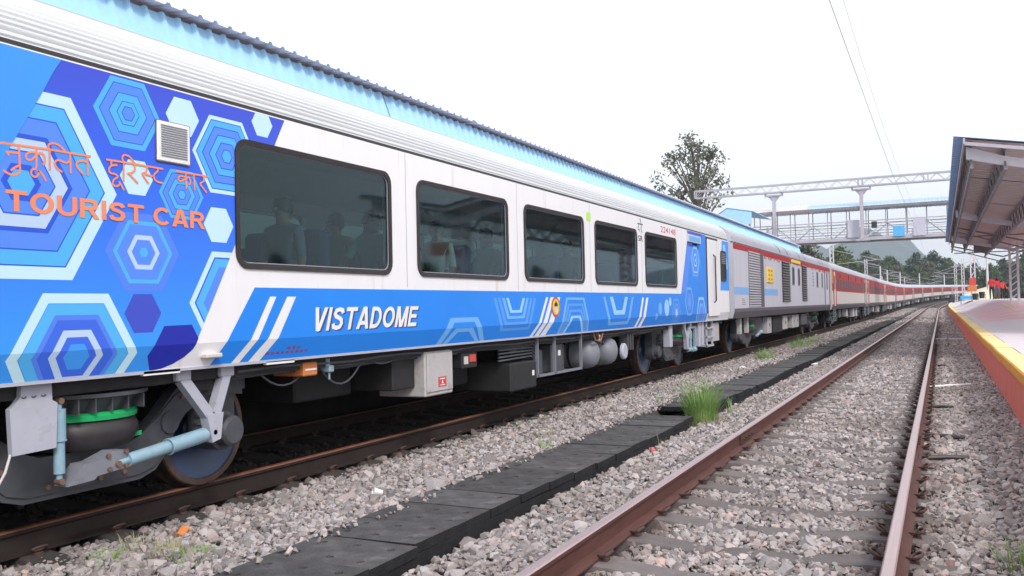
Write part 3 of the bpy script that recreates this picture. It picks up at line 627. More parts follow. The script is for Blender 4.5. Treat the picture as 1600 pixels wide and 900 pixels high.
# mirrored far half of the coach has windows too
allw = [(y-CY, y-CY+WW) for y in WY]
ins = .038
shell(c1, HL1, [(a+ins, b_-ins, WZ0+ins, WZ1-ins) for a, b_ in allw], M['white'], [M['roofw'], M['rooft']])
for sg in (1, -1):
    for a, b_ in allw:
        f = MB(); X = HW*sg
        o_ = rrect(a, b_, WZ0, WZ1, .125); i_ = rrect(a+.045, b_-.045, WZ0+.045, WZ1-.045, .09)
        if sg > 0: frame_ring(f, o_, i_, X-.01, X+.016)
        else: frame_ring(f, o_, i_, X+.01, X-.016)
        fo = f.build('window', M['frame'], c1, smooth=True)
        if sg > 0:
            t2 = MB(); frame_ring(t2, rrect(a+.043, b_-.043, WZ0+.043, WZ1-.043, .09), rrect(a+.054, b_-.054, WZ0+.054, WZ1-.054, .085), X-.012, X+.002); t2.build('trim', M['mgrey'], fo, smooth=True)
        p = MB(); p.add([(X-.008*sg,)+q for q in rrect(a+.042, b_-.042, WZ0+.042, WZ1-.042, .09)], [tuple(range(24))]); p.build('pane', M['glass'], fo, fix=False)
# inner lining, floor, ceiling, seats
il = MB()
il.box(-1.50, 1.50, -HL1+.1, HL1-.1, 1.20, 1.26); il.build('floor', M['floorm'], c1)
il = MB(); il.add([(-1.5,-HL1,2.95),(1.5,-HL1,2.95),(1.1,-HL1,3.35),(-1.1,-HL1,3.35),(-1.5,HL1,2.95),(1.5,HL1,2.95),(1.1,HL1,3.35),(-1.1,HL1,3.35)], [(1,5,6,2),(2,6,7,3),(3,7,4,0)])
il.box(-1.52, 1.52, 7.1, 7.15, 1.25, 3.3); il.build('ceiling', M['inner'], c1, fix=False)
sb = MB(); sb.bbox(-.48,.48,-.25,.25,.36,.48,.03); sb.bbox(-.48,-.01,.16,.30,.42,.92,.04); sb.bbox(.01,.48,.16,.30,.42,.92,.04); sb.box(-.4,.4,-.1,.1,0,.36)
sme = sb.mesh('seat', M['seat'])
for k in range(12):
    for x in (-.98, .98): put('seat', sme, c1, (x, -8.75+1.35*k, 1.26))
# printed livery on the near side
def surfx(z): return HW if z >= 1.205 else HW-.055*(1.205-z)/.175
def clip(poly, a, b_, c_):              # keep a*y+b*z<=c
    out = []
    for i in range(len(poly)):
        p, q = poly[i], poly[(i+1) % len(poly)]; fp, fq = a*p[0]+b_*p[1]-c_, a*q[0]+b_*q[1]-c_
        if fp <= 0: out.append(p)
        if fp*fq < 0: t = fp/(fp-fq); out.append((p[0]+(q[0]-p[0])*t, p[1]+(q[1]-p[1])*t))
    return out
def decal(b, poly, layer, mi=0, swoosh=False):
    poly = clip(clip(poly, 0, -1, -1.034), 0, 1, 3.024)
    if swoosh and poly:                 # keep left of the slanted white sweep
        (y0, z0), (y1, z1) = (5.728, 3.02), (4.80, 1.335); n_ = ((z0-z1), -(y0-y1)); poly = clip(poly, n_[0], n_[1], n_[0]*y0+n_[1]*z0)
    parts = [clip(poly, 0, -1, -1.205), clip(poly, 0, 1, 1.205)]
    if swoosh and max([q[0] for q in poly]+[0]) > 5.16:      # leave the first window opening free
        u_ = parts[0]; parts = parts[1:]+[clip(u_, 0, -1, -2.75), clip(u_, 0, 1, 1.80), clip(clip(clip(u_, 0, 1, 2.75), 0, -1, -1.80), 1, 0, 5.175)]
    for part in parts:
        if len(part) >= 3:
            b.add([(surfx(z)+.0012+.0003*layer, y-CY, z) for y, z in part], [tuple(range(len(part)))], mi)
def hexa(cy, cz, r, k=1.): return [(cy+r*math.cos(R_(60*i)), cz+k*r*math.sin(R_(60*i))*.985) for i in range(6)]
PM = [M[k] for k in ('livery','lblue','pale','palg','cyan','peri','line','purp','indigo','glow','band','gh1','gh2','gh3','wht','vio')]
PI = {k: i for i, k in enumerate(('livery','lblue','pale','palg','cyan','peri','line','purp','indigo','glow','band','gh1','gh2','gh3','wht','vio'))}
lv = MB()
region = [(-.78,3.02),(5.728,3.02),(4.802,1.34),(4.765,1.255),(4.72,1.18),(4.65,1.12),(4.56,1.075),(4.46,1.045),(4.40,1.034),(-.78,1.034)]
decal(lv, region, 0, PI['livery'], True); lv.build('livery_print', PM, c1, fix=False)
def hexes(cy, cz, R, rings, L0=1, sw=False, name='hexagon_print'):
    b = MB()
    for k, (fr, m_) in enumerate(rings): decal(b, hexa(cy, cz, R*fr), L0+k, PI[m_], sw)
    b.build(name, PM, c1, fix=False)
RA = [(1,'cyan'),(.845,'line'),(.82,'peri'),(.575,'line'),(.55,'cyan'),(.345,'line'),(.32,'cyan'),(.205,'line'),(.18,'peri')]
hexes(4.155, 2.775, .272, RA)
hexes(4.63, 2.843, .155, [(1,'pale')]); hexes(5.457, 2.943, .121, [(1,'pale')]); hexes(4.22, 2.352, .137, [(1,'pale')]); hexes(4.968, 2.086, .152, [(1,'pale')])
hexes(5.058, 2.618, .342, [(1,'pale'),(.90,'line'),(.875,'cyan'),(.73,'line'),(.705,'peri'),(.53,'line'),(.505,'cyan'),(.345,'line'),(.32,'peri'),(.175,'line'),(.15,'cyan')], sw=True)
hexes(4.612, 2.278, .205, [(1,'cyan'),(.86,'line'),(.83,'peri'),(.63,'line'),(.60,'cyan'),(.42,'line'),(.39,'peri'),(.2,'line'),(.17,'cyan')])
hexes(3.385, 2.219, .672, [(1,'pale'),(.865,'line'),(.85,'cyan'),(.70,'line'),(.685,'peri'),(.51,'line'),(.46,'palg'),(.335,'line'),(.32,'peri'),(.19,'line'),(.13,'cyan')])
hexes(4.27, 1.846, .31, [(1,'glow'),(.80,'cyan'),(.70,'peri'),(.44,'palg'),(.32,'peri'),(.12,'cyan')])
hexes(5.12, 1.50, .45, [(1,'pale'),(.89,'line'),(.86,'cyan'),(.70,'peri'),(.46,'cyan')], sw=True)
hexes(3.752, 1.165, .466, [(1,'pale'),(.845,'lblue'),(.83,'cyan'),(.66,'glow'),(.58,'vio'),(.42,'palg'),(.31,'vio'),(.20,'lblue')])
hexes(4.26, 1.43, .154, [(1,'purp')])
b = MB(); decal(b, [(4.439,1.339),(4.69,1.343),(4.752,1.243),(4.712,1.165),(4.64,1.11),(4.55,1.068),(4.45,1.04),(4.353,1.034),(4.309,1.137)], 3, PI['indigo']); b.build('hexagon_print', PM, c1, fix=False)
b = MB(); decal(b, [(-.78,3.02),(3.66,3.02),(3.62,2.96),(3.585,2.90),(3.535,2.803),(3.22,2.25),(3.10,2.05),(-.78,2.05)], 13, PI['lblue']); b.build('livery_print', PM, c1, fix=False)
# lower blue band with stripes and ghosted shapes
b = MB(); decal(b, [(5.345,1.620),(18.05,1.645),(18.72,2.93),(18.60,3.02),(20.30,3.02),(20.30,1.034),(4.913,1.034)], 0, PI['band']); b.build('livery_band', PM, c1, fix=False)
b = MB()
def stripe(ya, yb, w_, zt=1.548, zm=1.218, zl=1.034, mi='wht', lean=.0):
    ym = ya+(yb-ya)*.56
    b = MB(); decal(b, [(ya,zt),(ya+w_,zt),(ym+w_*1.1,zm),(ym,zm)], 2, PI[mi]); decal(b, [(ym,zm),(ym+w_*1.1,zm),(yb+w_*1.15,zl),(yb,zl)], 2, PI[mi]); b.build('stripe_print', PM, c1, fix=False)
stripe(5.52, 5.13, .075); stripe(5.728, 5.315, .11)
stripe(11.05, 10.60, .075, 1.556); stripe(11.20, 10.75, .12, 1.556); stripe(11.40, 10.93, .15, 1.556)
stripe(15.38, 15.02, .10, 1.56); stripe(15.62, 15.25, .13, 1.56)
def ushape(cy, w0, w1, zt, zbm, th, mi, up_):
    """open trapezoid outline: legs spread towards the open side"""
    if up_: pts = [(cy-w1,zt),(cy-w1+th,zt),(cy-w0+th*.8,zbm+th*.5),(cy+w0-th*.8,zbm+th*.5),(cy+w1-th,zt),(cy+w1,zt),(cy+w0,zbm),(cy-w0,zbm)]
    else: pts = [(cy-w1,zbm),(cy-w1+th,zbm),(cy-w0+th*.8,zt-th*.5),(cy+w0-th*.8,zt-th*.5),(cy+w1-th,zbm),(cy+w1,zbm),(cy+w0,zt),(cy-w0,zt)]
    P_ = pts; b = MB()
    for quad in ((0,1,2,7),(7,2,3,6),(6,3,4,5)): decal(b, [P_[i] for i in quad], 2, PI[mi])
    b.build('ghost_print', PM, c1, fix=False)
ushape(8.74, .32, .56, 1.32, 1.034, .11, 'gh2', False); ushape(8.74, .20, .42, 1.20, 1.034, .09, 'gh2', False)
for k in range(4): ushape(10.09, .42-.085*k, .62-.115*k, 1.545, 1.13+.075*k, .07, ('gh1','gh1','gh2','gh3')[k], True)
for k in range(4): ushape(12.13, .36-.06*k, .62-.07*k, 1.555-.09*k, 1.034, .07, ('gh2','gh1','gh1','gh3')[k], False)
ushape(14.1, .50, .78, 1.57, 1.10, .10, 'gh2', True); ushape(14.1, .27, .46, 1.57, 1.27, .15, 'gh3', True)
for cy, cz, r, m_ in ((16.5,1.35,.12,'gh2'),(16.95,1.36,.17,'gh3'),(17.2,1.48,.09,'gh3'),(16.25,1.2,.07,'gh2')): b = MB(); decal(b, [(cy+r*math.cos(a*.5236), cz+r*math.sin(a*.5236)) for a in range(12)], 2, PI[m_]); b.build('ghost_print', PM, c1, fix=False)
hexes(17.65, 1.25, .34, [(1,'gh1'),(.86,'band'),(.66,'gh1'),(.54,'peri'),(.28,'gh3')]); hexes(19.3, 2.40, .42, [(1,'gh2'),(.90,'band'),(.80,'gh3'),(.70,'peri'),(.40,'gh3'),(.28,'band'),(.12,'gh3')]); hexes(18.7, 1.48, .36, [(1,'gh2'),(.84,'band'),(.60,'peri'),(.34,'gh1')]); hexes(19.75, 1.2, .44, [(1,'gh3'),(.85,'band'),(.62,'gh2'),(.45,'peri')])
b = MB(); decal(b, [(18.78,3.02),(20.0,3.02),(19.6,2.65),(18.62,2.70)], 1, PI['purp']); decal(b, [(18.64,2.70),(19.0,2.70),(18.45,1.66),(18.1,1.66)], 1, PI['peri']); b.build('livery_print', PM, c1, fix=False)
b = MB(); decal(b, [(22.0,3.0),(22.72,3.0),(22.72,1.75),(21.7,1.75)], 1, PI['lblue']); decal(b, [(22.05,2.9),(22.35,2.9),(22.6,2.3),(22.4,2.3)], 2, PI['gh3']); b.build('livery_print', PM, c1, fix=False)

# lettering
def text_mesh(txt, y0, y1, z0, z1, layer, m_, name, bold=.0, shear=0., dx=0, dz=0, parent=c1, X=None, oy=CY):
    cu = bpy.data.curves.new(name, 'FONT'); cu.body = txt; cu.offset = bold; cu.shear = shear; cu.resolution_u = 3
    to = bpy.data.objects.new(name, cu); COL.objects.link(to); dg = bpy.context.evaluated_depsgraph_get(); me = bpy.data.meshes.new_from_object(to.evaluated_get(dg))
    bpy.data.objects.remove(to); bpy.data.curves.remove(cu)
    co = np.array([v.co[:] for v in me.vertices]); a, c_ = co.min(0), co.max(0)
    for v in me.vertices:
        y = y0+(v.co.x-a[0])/(c_[0]-a[0])*(y1-y0)+dx; z = z0+(v.co.y-a[1])/(c_[1]-a[1])*(z1-z0)+dz
        v.co = ((surfx(z) if X is None else X)+.0012+.0003*layer, y-oy, z)
    me.materials.clear(); me.materials.append(m_); return put(name, me, parent)
def arc(cx, cy, rx, ry, a0, a1, n=14): return [(cx+rx*math.cos(R_(a0+(a1-a0)*i/n)), cy+ry*math.sin(R_(a0+(a1-a0)*i/n))) for i in range(n+1)]
GL = {'T': (.72, [[(0,.905),(.72,.905)],[(.36,.99),(.36,0)]]), 'O': (.86, [arc(.43,.5,.335,.405,0,360,26)]), 'U': (.76, [[(.095,1)]+arc(.38,.37,.285,.275,180,360,14)+[(.665,1)]]),
 'R': (.77, [[(.095,0),(.095,1)],[(.1,.905)]+arc(.42,.705,.21,.20,90,-90,10)+[(.1,.505)],[(.40,.50),(.68,0)]]), 'I': (.19, [[(.095,0),(.095,1)]]),
 'S': (.70, [[(.60,.73),(.54,.86),(.36,.905),(.17,.85),(.115,.71),(.20,.60),(.40,.53),(.56,.44),(.605,.28),(.53,.14),(.35,.095),(.15,.14),(.085,.29)]]),
 'C': (.80, [arc(.43,.5,.335,.405,42,318,20)]), 'A': (.78, [[(.085,0),(.36,1)],[(.695,0),(.42,1)],[(.2,.27),(.58,.27)],[(.34,.93),(.44,.93)]]), 'V': (.72, [[(.085,1),(.335,0)],[(.635,1),(.385,0)],[(.32,.07),(.40,.07)]]),
 'D': (.76, [[(.095,0),(.095,1)],[(.1,.905)]+arc(.32,.5,.335,.405,90,-90,14)+[(.1,.095)]]), 'M': (.90, [[(.095,0),(.095,1)],[(.805,0),(.805,1)],[(.14,1),(.43,.0)],[(.76,1),(.47,.0)]]),
 'E': (.68, [[(.095,0),(.095,1)],[(.1,.905),(.66,.905)],[(.1,.515),(.61,.515)],[(.1,.095),(.68,.095)]]), ' ': (.22, [])}
def block_text(txt, y0, y1, z0, z1, layer, m_, th=.19, shear=0., gap=.10, dx=0, dz=0):
    tot = sum(GL[c_][0]+gap for c_ in txt)-gap+shear; b_ = MB(); x = 0; k = 0
    for c_ in txt:
        for st in GL[c_][1]:
            P_ = [Vector(p) for p in st]; cl = (P_[0]-P_[-1]).length < 1e-3; vs_ = []; n_ = len(P_)
            for i, p in enumerate(P_):
                pa = P_[i-1] if i > 0 else (P_[-2] if cl else p); pb = P_[i+1] if i < n_-1 else (P_[1] if cl else p)
                d1 = (p-pa).normalized() if (p-pa).length > 1e-6 else (pb-p).normalized(); d2 = (pb-p).normalized() if (pb-p).length > 1e-6 else d1; d = (d1+d2).normalized(); nn = Vector((-d.y, d.x))*th/2/max(.5, d.dot(d1))
                if n_ == 2 and abs(d.x) > .05 and abs(d.y) > .5: nn = Vector((-th*.56, 0))*(1 if d.y > 0 else -1)       # flat-cut diagonals
                for e in (p+nn, p-nn):
                    yy = y0+(x+e.x+shear*e.y)/tot*(y1-y0)+dx; zz = z0+e.y*(z1-z0)+dz; vs_.append((surfx(zz)+.0012+.0003*layer+.00004*k, yy-CY, zz))
            b_.add(vs_, [(2*i, 2*i+1, 2*i+3, 2*i+2) for i in range(n_-1)]); k += 1
        x += GL[c_][0]+gap
    return b_.build('lettering', m_, c1, fix=False)
block_text('TOURIST CAR', 3.285, 4.825, 2.043, 2.168, 16, M['textor'], th=.185)
block_text('VISTADOME', 6.03, 7.765, 1.250, 1.456, 4, M['shadowt'], th=.18, shear=.28, gap=.10, dx=.022, dz=-.010)
block_text('VISTADOME', 6.03, 7.765, 1.250, 1.456, 9, M['wht'], th=.18, shear=.28, gap=.10)
text_mesh('224148', 16.66, 17.72, 2.845, 2.965, 3, M['redt'], 'lettering', bold=.005)
text_mesh('SR', 15.22, 15.50, 2.585, 2.69, 3, M['ink'], 'lettering', bold=.01)
STROKES = [[(3.15,2.432),(3.551,2.443),(3.861,2.443)],[(3.371,2.432),(3.374,2.319),(3.378,2.295),(3.365,2.269),(3.34,2.255),(3.306,2.259),(3.273,2.277)],[(3.291,2.387),(3.371,2.391)],[(3.293,2.391),(3.309,2.368)],[(3.319,2.281),(3.34,2.3),(3.37,2.318)],[(3.481,2.437),(3.483,2.309),(3.456,2.31),(3.443,2.287),(3.456,2.264),(3.482,2.264),(3.5,2.289),(3.483,2.309),(3.518,2.289),(3.545,2.245)],[(3.481,2.41),(3.44,2.41),(3.411,2.385),(3.422,2.358),(3.453,2.362),(3.481,2.397),(3.515,2.419),(3.537,2.395),(3.537,2.358),(3.522,2.342)],[(3.57,2.44),(3.57,2.316)],[(3.57,2.438),(3.556,2.467),(3.588,2.488),(3.635,2.481),(3.683,2.444)],[(3.71,2.439),(3.713,2.314)],[(3.711,2.399),(3.687,2.375),(3.657,2.381),(3.629,2.389),(3.606,2.376),(3.603,2.354),(3.624,2.33),(3.656,2.315)],[(3.834,2.439),(3.835,2.317)],[(3.832,2.402),(3.791,2.407),(3.757,2.393),(3.752,2.371),(3.776,2.344),(3.803,2.32)],[(3.974,2.44),(4.205,2.443),(4.442,2.44)],[(4.015,2.437),(4.012,2.411)],[(4.061,2.416),(4.012,2.407),(3.992,2.381),(4.002,2.354),(4.046,2.353),(4.07,2.338),(4.035,2.32),(4.017,2.29),(4.042,2.269),(4.08,2.285),(4.074,2.309)],[(4.074,2.309),(4.112,2.254)],[(4.112,2.441),(4.11,2.315)],[(4.112,2.441),(4.096,2.473),(4.118,2.494),(4.162,2.487),(4.205,2.443)],[(4.2,2.439),(4.205,2.401),(4.173,2.376),(4.138,2.369)],[(4.154,2.371),(4.228,2.314)],[(4.305,2.438),(4.297,2.399),(4.258,2.385)],[(4.261,2.385),(4.315,2.323)],[(4.286,2.385),(4.35,2.378)],[(4.395,2.44),(4.394,2.417),(4.359,2.393),(4.364,2.356),(4.399,2.341),(4.437,2.341)],[(4.555,2.44),(4.862,2.44)],[(4.646,2.442),(4.65,2.324)],[(4.645,2.408),(4.595,2.414),(4.569,2.386),(4.6,2.37),(4.645,2.4),(4.677,2.414),(4.692,2.381),(4.676,2.353)],[(4.723,2.44),(4.728,2.323)],[(4.815,2.438),(4.821,2.402),(4.778,2.377)],[(4.782,2.375),(4.847,2.316)]]
def strokes(lst, wd, layer, m_, name, parent=c1, oy=CY):
    b_ = MB()
    for k, st in enumerate(lst):
        P_ = [Vector(p) for p in st]
        if len(P_) > 3:                  # round the corners
            q = [P_[0]]
            for i in range(len(P_)-1): q += [P_[i]*.75+P_[i+1]*.25, P_[i]*.25+P_[i+1]*.75]
            P_ = q+[P_[-1]]
        vs_ = []
        for i, p in enumerate(P_):
            d = (P_[min(i+1,len(P_)-1)]-P_[max(i-1,0)]).normalized(); nn = Vector((-d.y, d.x))*wd/2
            for e in (p+nn, p-nn): vs_.append((surfx(e.y)+.0012+.0003*(layer+.12*k), e.x-oy, e.y))
        b_.add(vs_, [(2*i, 2*i+1, 2*i+3, 2*i+2) for i in range(len(P_)-1)])
    return b_.build(name, m_, parent, fix=False)
strokes(STROKES, .0135, 16, M['textor'], 'lettering')
SRH = [[(15.2,2.90),(15.52,2.90)],[(15.27,2.90),(15.27,2.85),(15.22,2.83),(15.24,2.79),(15.30,2.80),(15.33,2.76)],[(15.42,2.90),(15.44,2.85),(15.39,2.82)],[(15.40,2.82),(15.47,2.75)],[(15.42,2.91),(15.37,2.98),(15.34,2.99)]]
strokes(SRH, .02, 3, M['ink'], 'lettering')
b = MB()
for dz in (0, .035):
    for k in range(9): decal(b, [(5.50+.06*k+.25*(dz > 0),1.075+dz),(5.54+.06*k+.25*(dz > 0),1.075+dz),(5.54+.06*k+.25*(dz > 0),1.098+dz),(5.50+.06*k+.25*(dz > 0),1.098+dz)], 2, 0) if (dz == 0 or k < 3) else None
b.build('small_print', M['redt2'], c1, fix=False)
# railway emblem disc
em = MB()
def disc(cy, cz, r, layer, mi, n=28): em.add([(HW+.002+.0012*layer, cy+r*math.cos(2*math.pi*i/n)-CY, cz+.95*r*math.sin(2*math.pi*i/n)) for i in range(n)], [tuple(range(n))], mi)
disc(11.37,1.42,.152,4,0); disc(11.37,1.42,.118,5,1); disc(11.37,1.375,.055,7,3)
for dy, dz, r in ((-.03,.03,.028),(.03,.03,.028),(0,.06,.022)): disc(11.37+dy,1.42+dz,r,8,4)
for k in range(12): a = k*math.pi/6; disc(11.37+.115*math.cos(a), 1.42+.11*math.sin(a), .008, 8, 1)
em.build('emblem', [M['redp'], M['sign'], M['orange'], M['whitec'], M['ink']], c1, fix=False)
# vent, sticker, destination board, door
v = MB(); v.bbox(HW, HW+.02, 4.386-CY, 4.68-CY, 2.495, 2.778, .006); vo = v.build('vent', M['wht'], c1)
v = MB()
for k in range(14): v.box(HW+.012, HW+.026, 4.415-CY, 4.650-CY, 2.53+.0165*k, 2.537+.0165*k)
v.build('slat', M['mgrey'], vo)
v = MB(); frame_ring(v, rrect(4.380-CY, 4.686-CY, 2.489, 2.784, .01, 2), rrect(4.388-CY, 4.678-CY, 2.497, 2.776, .008, 2), HW, HW+.012); v.build('rim', M['bolt'], vo)
b = MB(); b.box(HW+.001, HW+.004, 12.66-CY, 12.83-CY, 2.745, 2.88); b.build('sticker', M['lime'], c1)
b = MB(); b.bbox(HW, HW+.03, 18.62-CY, 19.75-CY, 2.775, 2.945, .008); bo = b.build('destination_board', M['panel'], c1); b = MB(); b.box(HW+.03, HW+.034, 18.72-CY, 19.65-CY, 2.81, 2.91); b.build('display', M['board'], bo)
d = MB(); d.box(HW-.05, HW+.004, 20.30-CY, 20.42-CY, 1.20, 2.96); d.box(HW-.05, HW+.004, 20.3-CY, 21.5-CY, 2.95, 3.0); d.build('door_seal', M['rubber'], c1)
d = MB(); d.bbox(HW, HW+.012, 20.44-CY, 21.55-CY, 1.13, 2.95, .006); do = d.build('door', M['white'], c1)
d = MB(); d.tube([(HW+.01,20.98-CY,1.45),(HW+.06,20.98-CY,1.5),(HW+.06,20.98-CY,2.55),(HW+.01,20.98-CY,2.6)], .018, 8); d.build('handle', M['rubber'], do, smooth=True)
d = MB(); frame_ring(d, rrect(21.78-CY, 22.36-CY, 1.98, 2.74, .09), rrect(21.84-CY, 22.30-CY, 2.04, 2.68, .06), HW, HW+.02); wd = d.build('window', M['frame'], c1, smooth=True)
d = MB(); d.add([(HW+.006,)+q for q in rrect(21.83-CY, 22.31-CY, 2.03, 2.69, .06)], [tuple(range(24))]); d.build('pane', M['dwin'], wd, fix=False)
d = MB(); [d.box(HW+.005, HW+.022, 21.84-CY, 22.30-CY, 2.42+.045*k, 2.445+.045*k) for k in range(6)]; d.build('louvre', M['mgrey'], wd)
# panel seams on the white side
b = MB()
for y in WY[1:]+[17.95]: b.box(HW+.0005, HW+.0012, y-.20-CY, y-.194-CY, 1.65, 3.02)
b.build('panel_seam', M['mgrey'], c1)
# bottom flange, underframe
b = MB(); b.box(HW-.085, HW-.045, -HL1, HL1, 1.012, 1.032); b.build('sole_flange', M['lgrey'], c1)
b = MB(); b.box(-1.3, 1.3, -HL1+.2, HL1-.2, .99, 1.18); b.box(1.28, 1.46, -HL1+.2, HL1-.2, .92, 1.012); b.box(-1.46, -1.28, -HL1+.2, HL1-.2, .92, 1.012); b.build('underframe', M['black'], c1)
B1, B2 = 4.15-CY, 18.85-CY
bogie(c1, B1, 2); bogie(c1, B2, 2)
WX = lambda X: X-TL                      # world X to coach X
def yb(y): return y-CY
# lifting plate, brackets, dampers of the near bogie
p = MB(); p.prism([(yb(3.40),.59),(yb(3.69),.60),(yb(3.70),.88),(yb(3.665),.90),(yb(3.66),1.02),(yb(3.46),1.02),(yb(3.455),.94),(yb(3.41),.885),(yb(3.385),.87)], 0, WX(-5.04), WX(-5.0)); pp = p.build('lifting_plate', M['lgrey'], c1)
p = MB()
for k in range(3): p.tube([(WX(-4.998), yb(3.46+.065*k), .935), (WX(-4.998), yb(3.475+.065*k), .930), (WX(-4.998), yb(3.49+.065*k), .937)], .005, 5)
p.build('weld_mark', M['dgrey'], pp)
damper(c1, (WX(-5.05), yb(3.745), .375), (WX(-5.05), yb(3.745), .885), .042)
damper(c1, (WX(-5.03), yb(4.16), .42), (WX(-5.03), yb(5.03), .515), .056)
def near_arm(y0, sgn, dz=0):
    a = MB(); a.prism([(yb(y0),.335),(yb(y0+.20*sgn),.345),(yb(y0+.22*sgn),.365),(yb(y0+.46*sgn),.385),(yb(y0+.47*sgn),.50),(yb(y0+.36*sgn),.51),(yb(y0+.2*sgn),.46),(yb(y0+.12*sgn),.46)], 0, WX(-5.15), WX(-5.02)); o = a.build('damper_arm', M['mgrey'], c1)
    k = MB()
    for yy, zz in ((.30,.485),(.44,.495),(.31,.395),(.44,.40)): k.cyl((WX(-5.02), yb(y0+yy*sgn), zz), (WX(-5.0), yb(y0+yy*sgn), zz), .016, 8)
    k.build('bolt', M['bolt'], o)
near_arm(3.78, 1)
def ybracket(y0, y1, ym, x=-5.0):
    a = MB()
    for yy in (y0, y1): a.bbox(WX(x-.12), WX(x), yb(yy-.07), yb(yy+.07), .93, 1.03, .008)
    a.bar((WX(x-.04), yb(y0+.0), .95), (WX(x-.04), yb(ym), .60), .08, .07, (1,0,0)); a.bar((WX(x-.04), yb(y1), .95), (WX(x-.04), yb(ym), .60), .08, .07, (1,0,0))
    a.prism([(yb(ym-.085),.66),(yb(ym+.085),.66),(yb(ym+.055),.46),(yb(ym-.03),.44)], 0, WX(x-.08), WX(x)); a.build('damper_bracket', M['lgrey'], c1)
ybracket(4.73, 5.17, 5.03); ybracket(18.75, 19.25, 18.95)
p = MB(); p.prism([(yb(3.95),.535),(yb(4.55),.555),(yb(4.55),.585),(yb(3.95),.565)], 0, WX(-5.30), WX(-5.24)); p.build('spring_seat', M['green'], c1)
damper(c1, (WX(-5.03), yb(19.0), .42), (WX(-5.03), yb(19.75), .40), .05); damper(c1, (WX(-5.05), yb(19.35), .40), (WX(-5.05), yb(19.35), .88), .04)
p = MB(); frame_ring(p, [(yb(19.1),.93),(yb(19.75),.93),(yb(19.75),.42),(yb(19.1),.42)], [(yb(19.15),.88),(yb(19.70),.88),(yb(19.70),.47),(yb(19.15),.47)], WX(-5.06), WX(-5.02)); p.build('guard_frame', M['damper'], c1)
for y in (17.55, 19.95, 20.25): p = MB(); p.bbox(WX(-5.15), WX(-5.0), yb(y), yb(y+.2), .45 if y > 18 else .55, 1.0, .01); p.build('hanger', M['lgrey'], c1)
p = MB()                                 # white strips under the sill
p.box(WX(-4.96), WX(-4.925), yb(4.30), yb(4.62), 1.0, 1.03); p.build('sill_strip', M['wht'], c1); p = MB(); p.box(WX(-4.96), WX(-4.925), yb(5.52), yb(5.86), .995, 1.02); p.build('sill_strip', M['wht'], c1)
p = MB(); p.bbox(WX(-4.925), WX(-4.845), yb(4.80), yb(4.96), 1.09, 1.125, .008); p.build('jacking_lug', M['crm'], c1)
# equipment
p = MB(); p.bbox(WX(-5.35), WX(-5.0), yb(6.07), yb(6.26), .855, .975, .01); oo = p.build('junction_box', M['orange'], c1); p = MB(); p.box(WX(-5.0), WX(-4.996), yb(6.09), yb(6.24), .905, .92); p.build('label_strip', M['wht'], oo)
p = MB(); p.cyl((WX(-5.05), yb(6.45), .99), (WX(-5.05), yb(6.45), .92), .03, 10); p.bbox(WX(-5.1), WX(-5.0), yb(6.43), yb(6.50), .865, .93, .01); p.cyl((WX(-5.03), yb(6.46), .86), (WX(-5.03), yb(6.46), .80), .01, 8); p.build('valve', M['damper'], c1)
p = MB(); p.bbox(WX(-5.6), WX(-5.0), yb(8.06), yb(8.65), .475, .96, .012); oo = p.build('equipment_cabinet', M['cabinet'], c1)
p = MB(); p.bbox(WX(-5.0), WX(-4.985), yb(8.09), yb(8.63), .52, .94, .006); p.build('cabinet_door', M['cabinet'], oo)
p = MB(); p.box(WX(-4.985), WX(-4.982), yb(8.31), yb(8.48), .565, .675); p.build('warning_label', M['redp'], oo)
p = MB(); p.box(WX(-4.982), WX(-4.980), yb(8.34), yb(8.45), .648, .658); p.prism([(yb(8.375),.60),(yb(8.415),.60),(yb(8.395),.64)], 0, WX(-4.982), WX(-4.980)); p.box(WX(-4.982), WX(-4.980), yb(8.34), yb(8.45), .58, .588); p.build('warning_mark', M['wht'], oo)
p = MB(); p.bbox(WX(-5.75), WX(-5.12), yb(7.62), yb(8.05), .58, .95, .012); p.build('equipment_cabinet', M['black'], c1)
p = MB(); p.bbox(WX(-5.3), WX(-5.03), yb(8.93), yb(9.30), .72, .90, .01); oo = p.build('lamp_box', M['black'], c1); p = MB(); p.box(WX(-5.03), WX(-5.02), yb(8.97), yb(9.06), .77, .86); p.build('lamp', M['crm'], oo); p = MB(); p.box(WX(-5.03), WX(-5.02), yb(9.10), yb(9.25), .79, .875); p.build('lamp', M['redp'], oo)
p = MB(); p.bbox(WX(-5.9), WX(-5.0), yb(10.15), yb(10.95), .33, .70, .02); oo = p.build('battery_box', M['black'], c1); p = MB(); p.box(WX(-5.0), WX(-4.995), yb(10.80), yb(10.86), .50, .57); p.build('label_strip', M['wht'], oo)
p = MB()
for k in range(5): p.tube([(WX(-5.1), yb(10.0), .74+.045*k), (WX(-5.1), yb(11.0), .75+.04*k), (WX(-5.12), yb(11.1+.03*k), .7+.04*k), (WX(-5.12), yb(11.12+.03*k), .45)], .014, 6)
p.build('pipework', M['dgrey'], c1, smooth=True)
p = MB(); p.box(WX(-5.6), WX(-5.0), yb(10.98), yb(12.65), .43, .455); p.box(WX(-5.02), WX(-5.0), yb(10.98), yb(12.65), .43, .49)
for yy in (11.0, 11.6, 12.63): p.box(WX(-5.04), WX(-5.0), yb(yy), yb(yy+.03), .43, 1.0)
p.build('equipment_tray', M['mgrey'], c1)
p = MB(); p.bbox(WX(-5.5), WX(-5.15), yb(11.15), yb(11.5), .456, .82, .02); p.bbox(WX(-5.5), WX(-5.12), yb(11.75), yb(12.15), .456, .88, .02); p.cyl((WX(-5.3), yb(12.4), .456), (WX(-5.3), yb(12.4), .86), .09, 12); p.build('valve_block', M['dgrey'], c1)
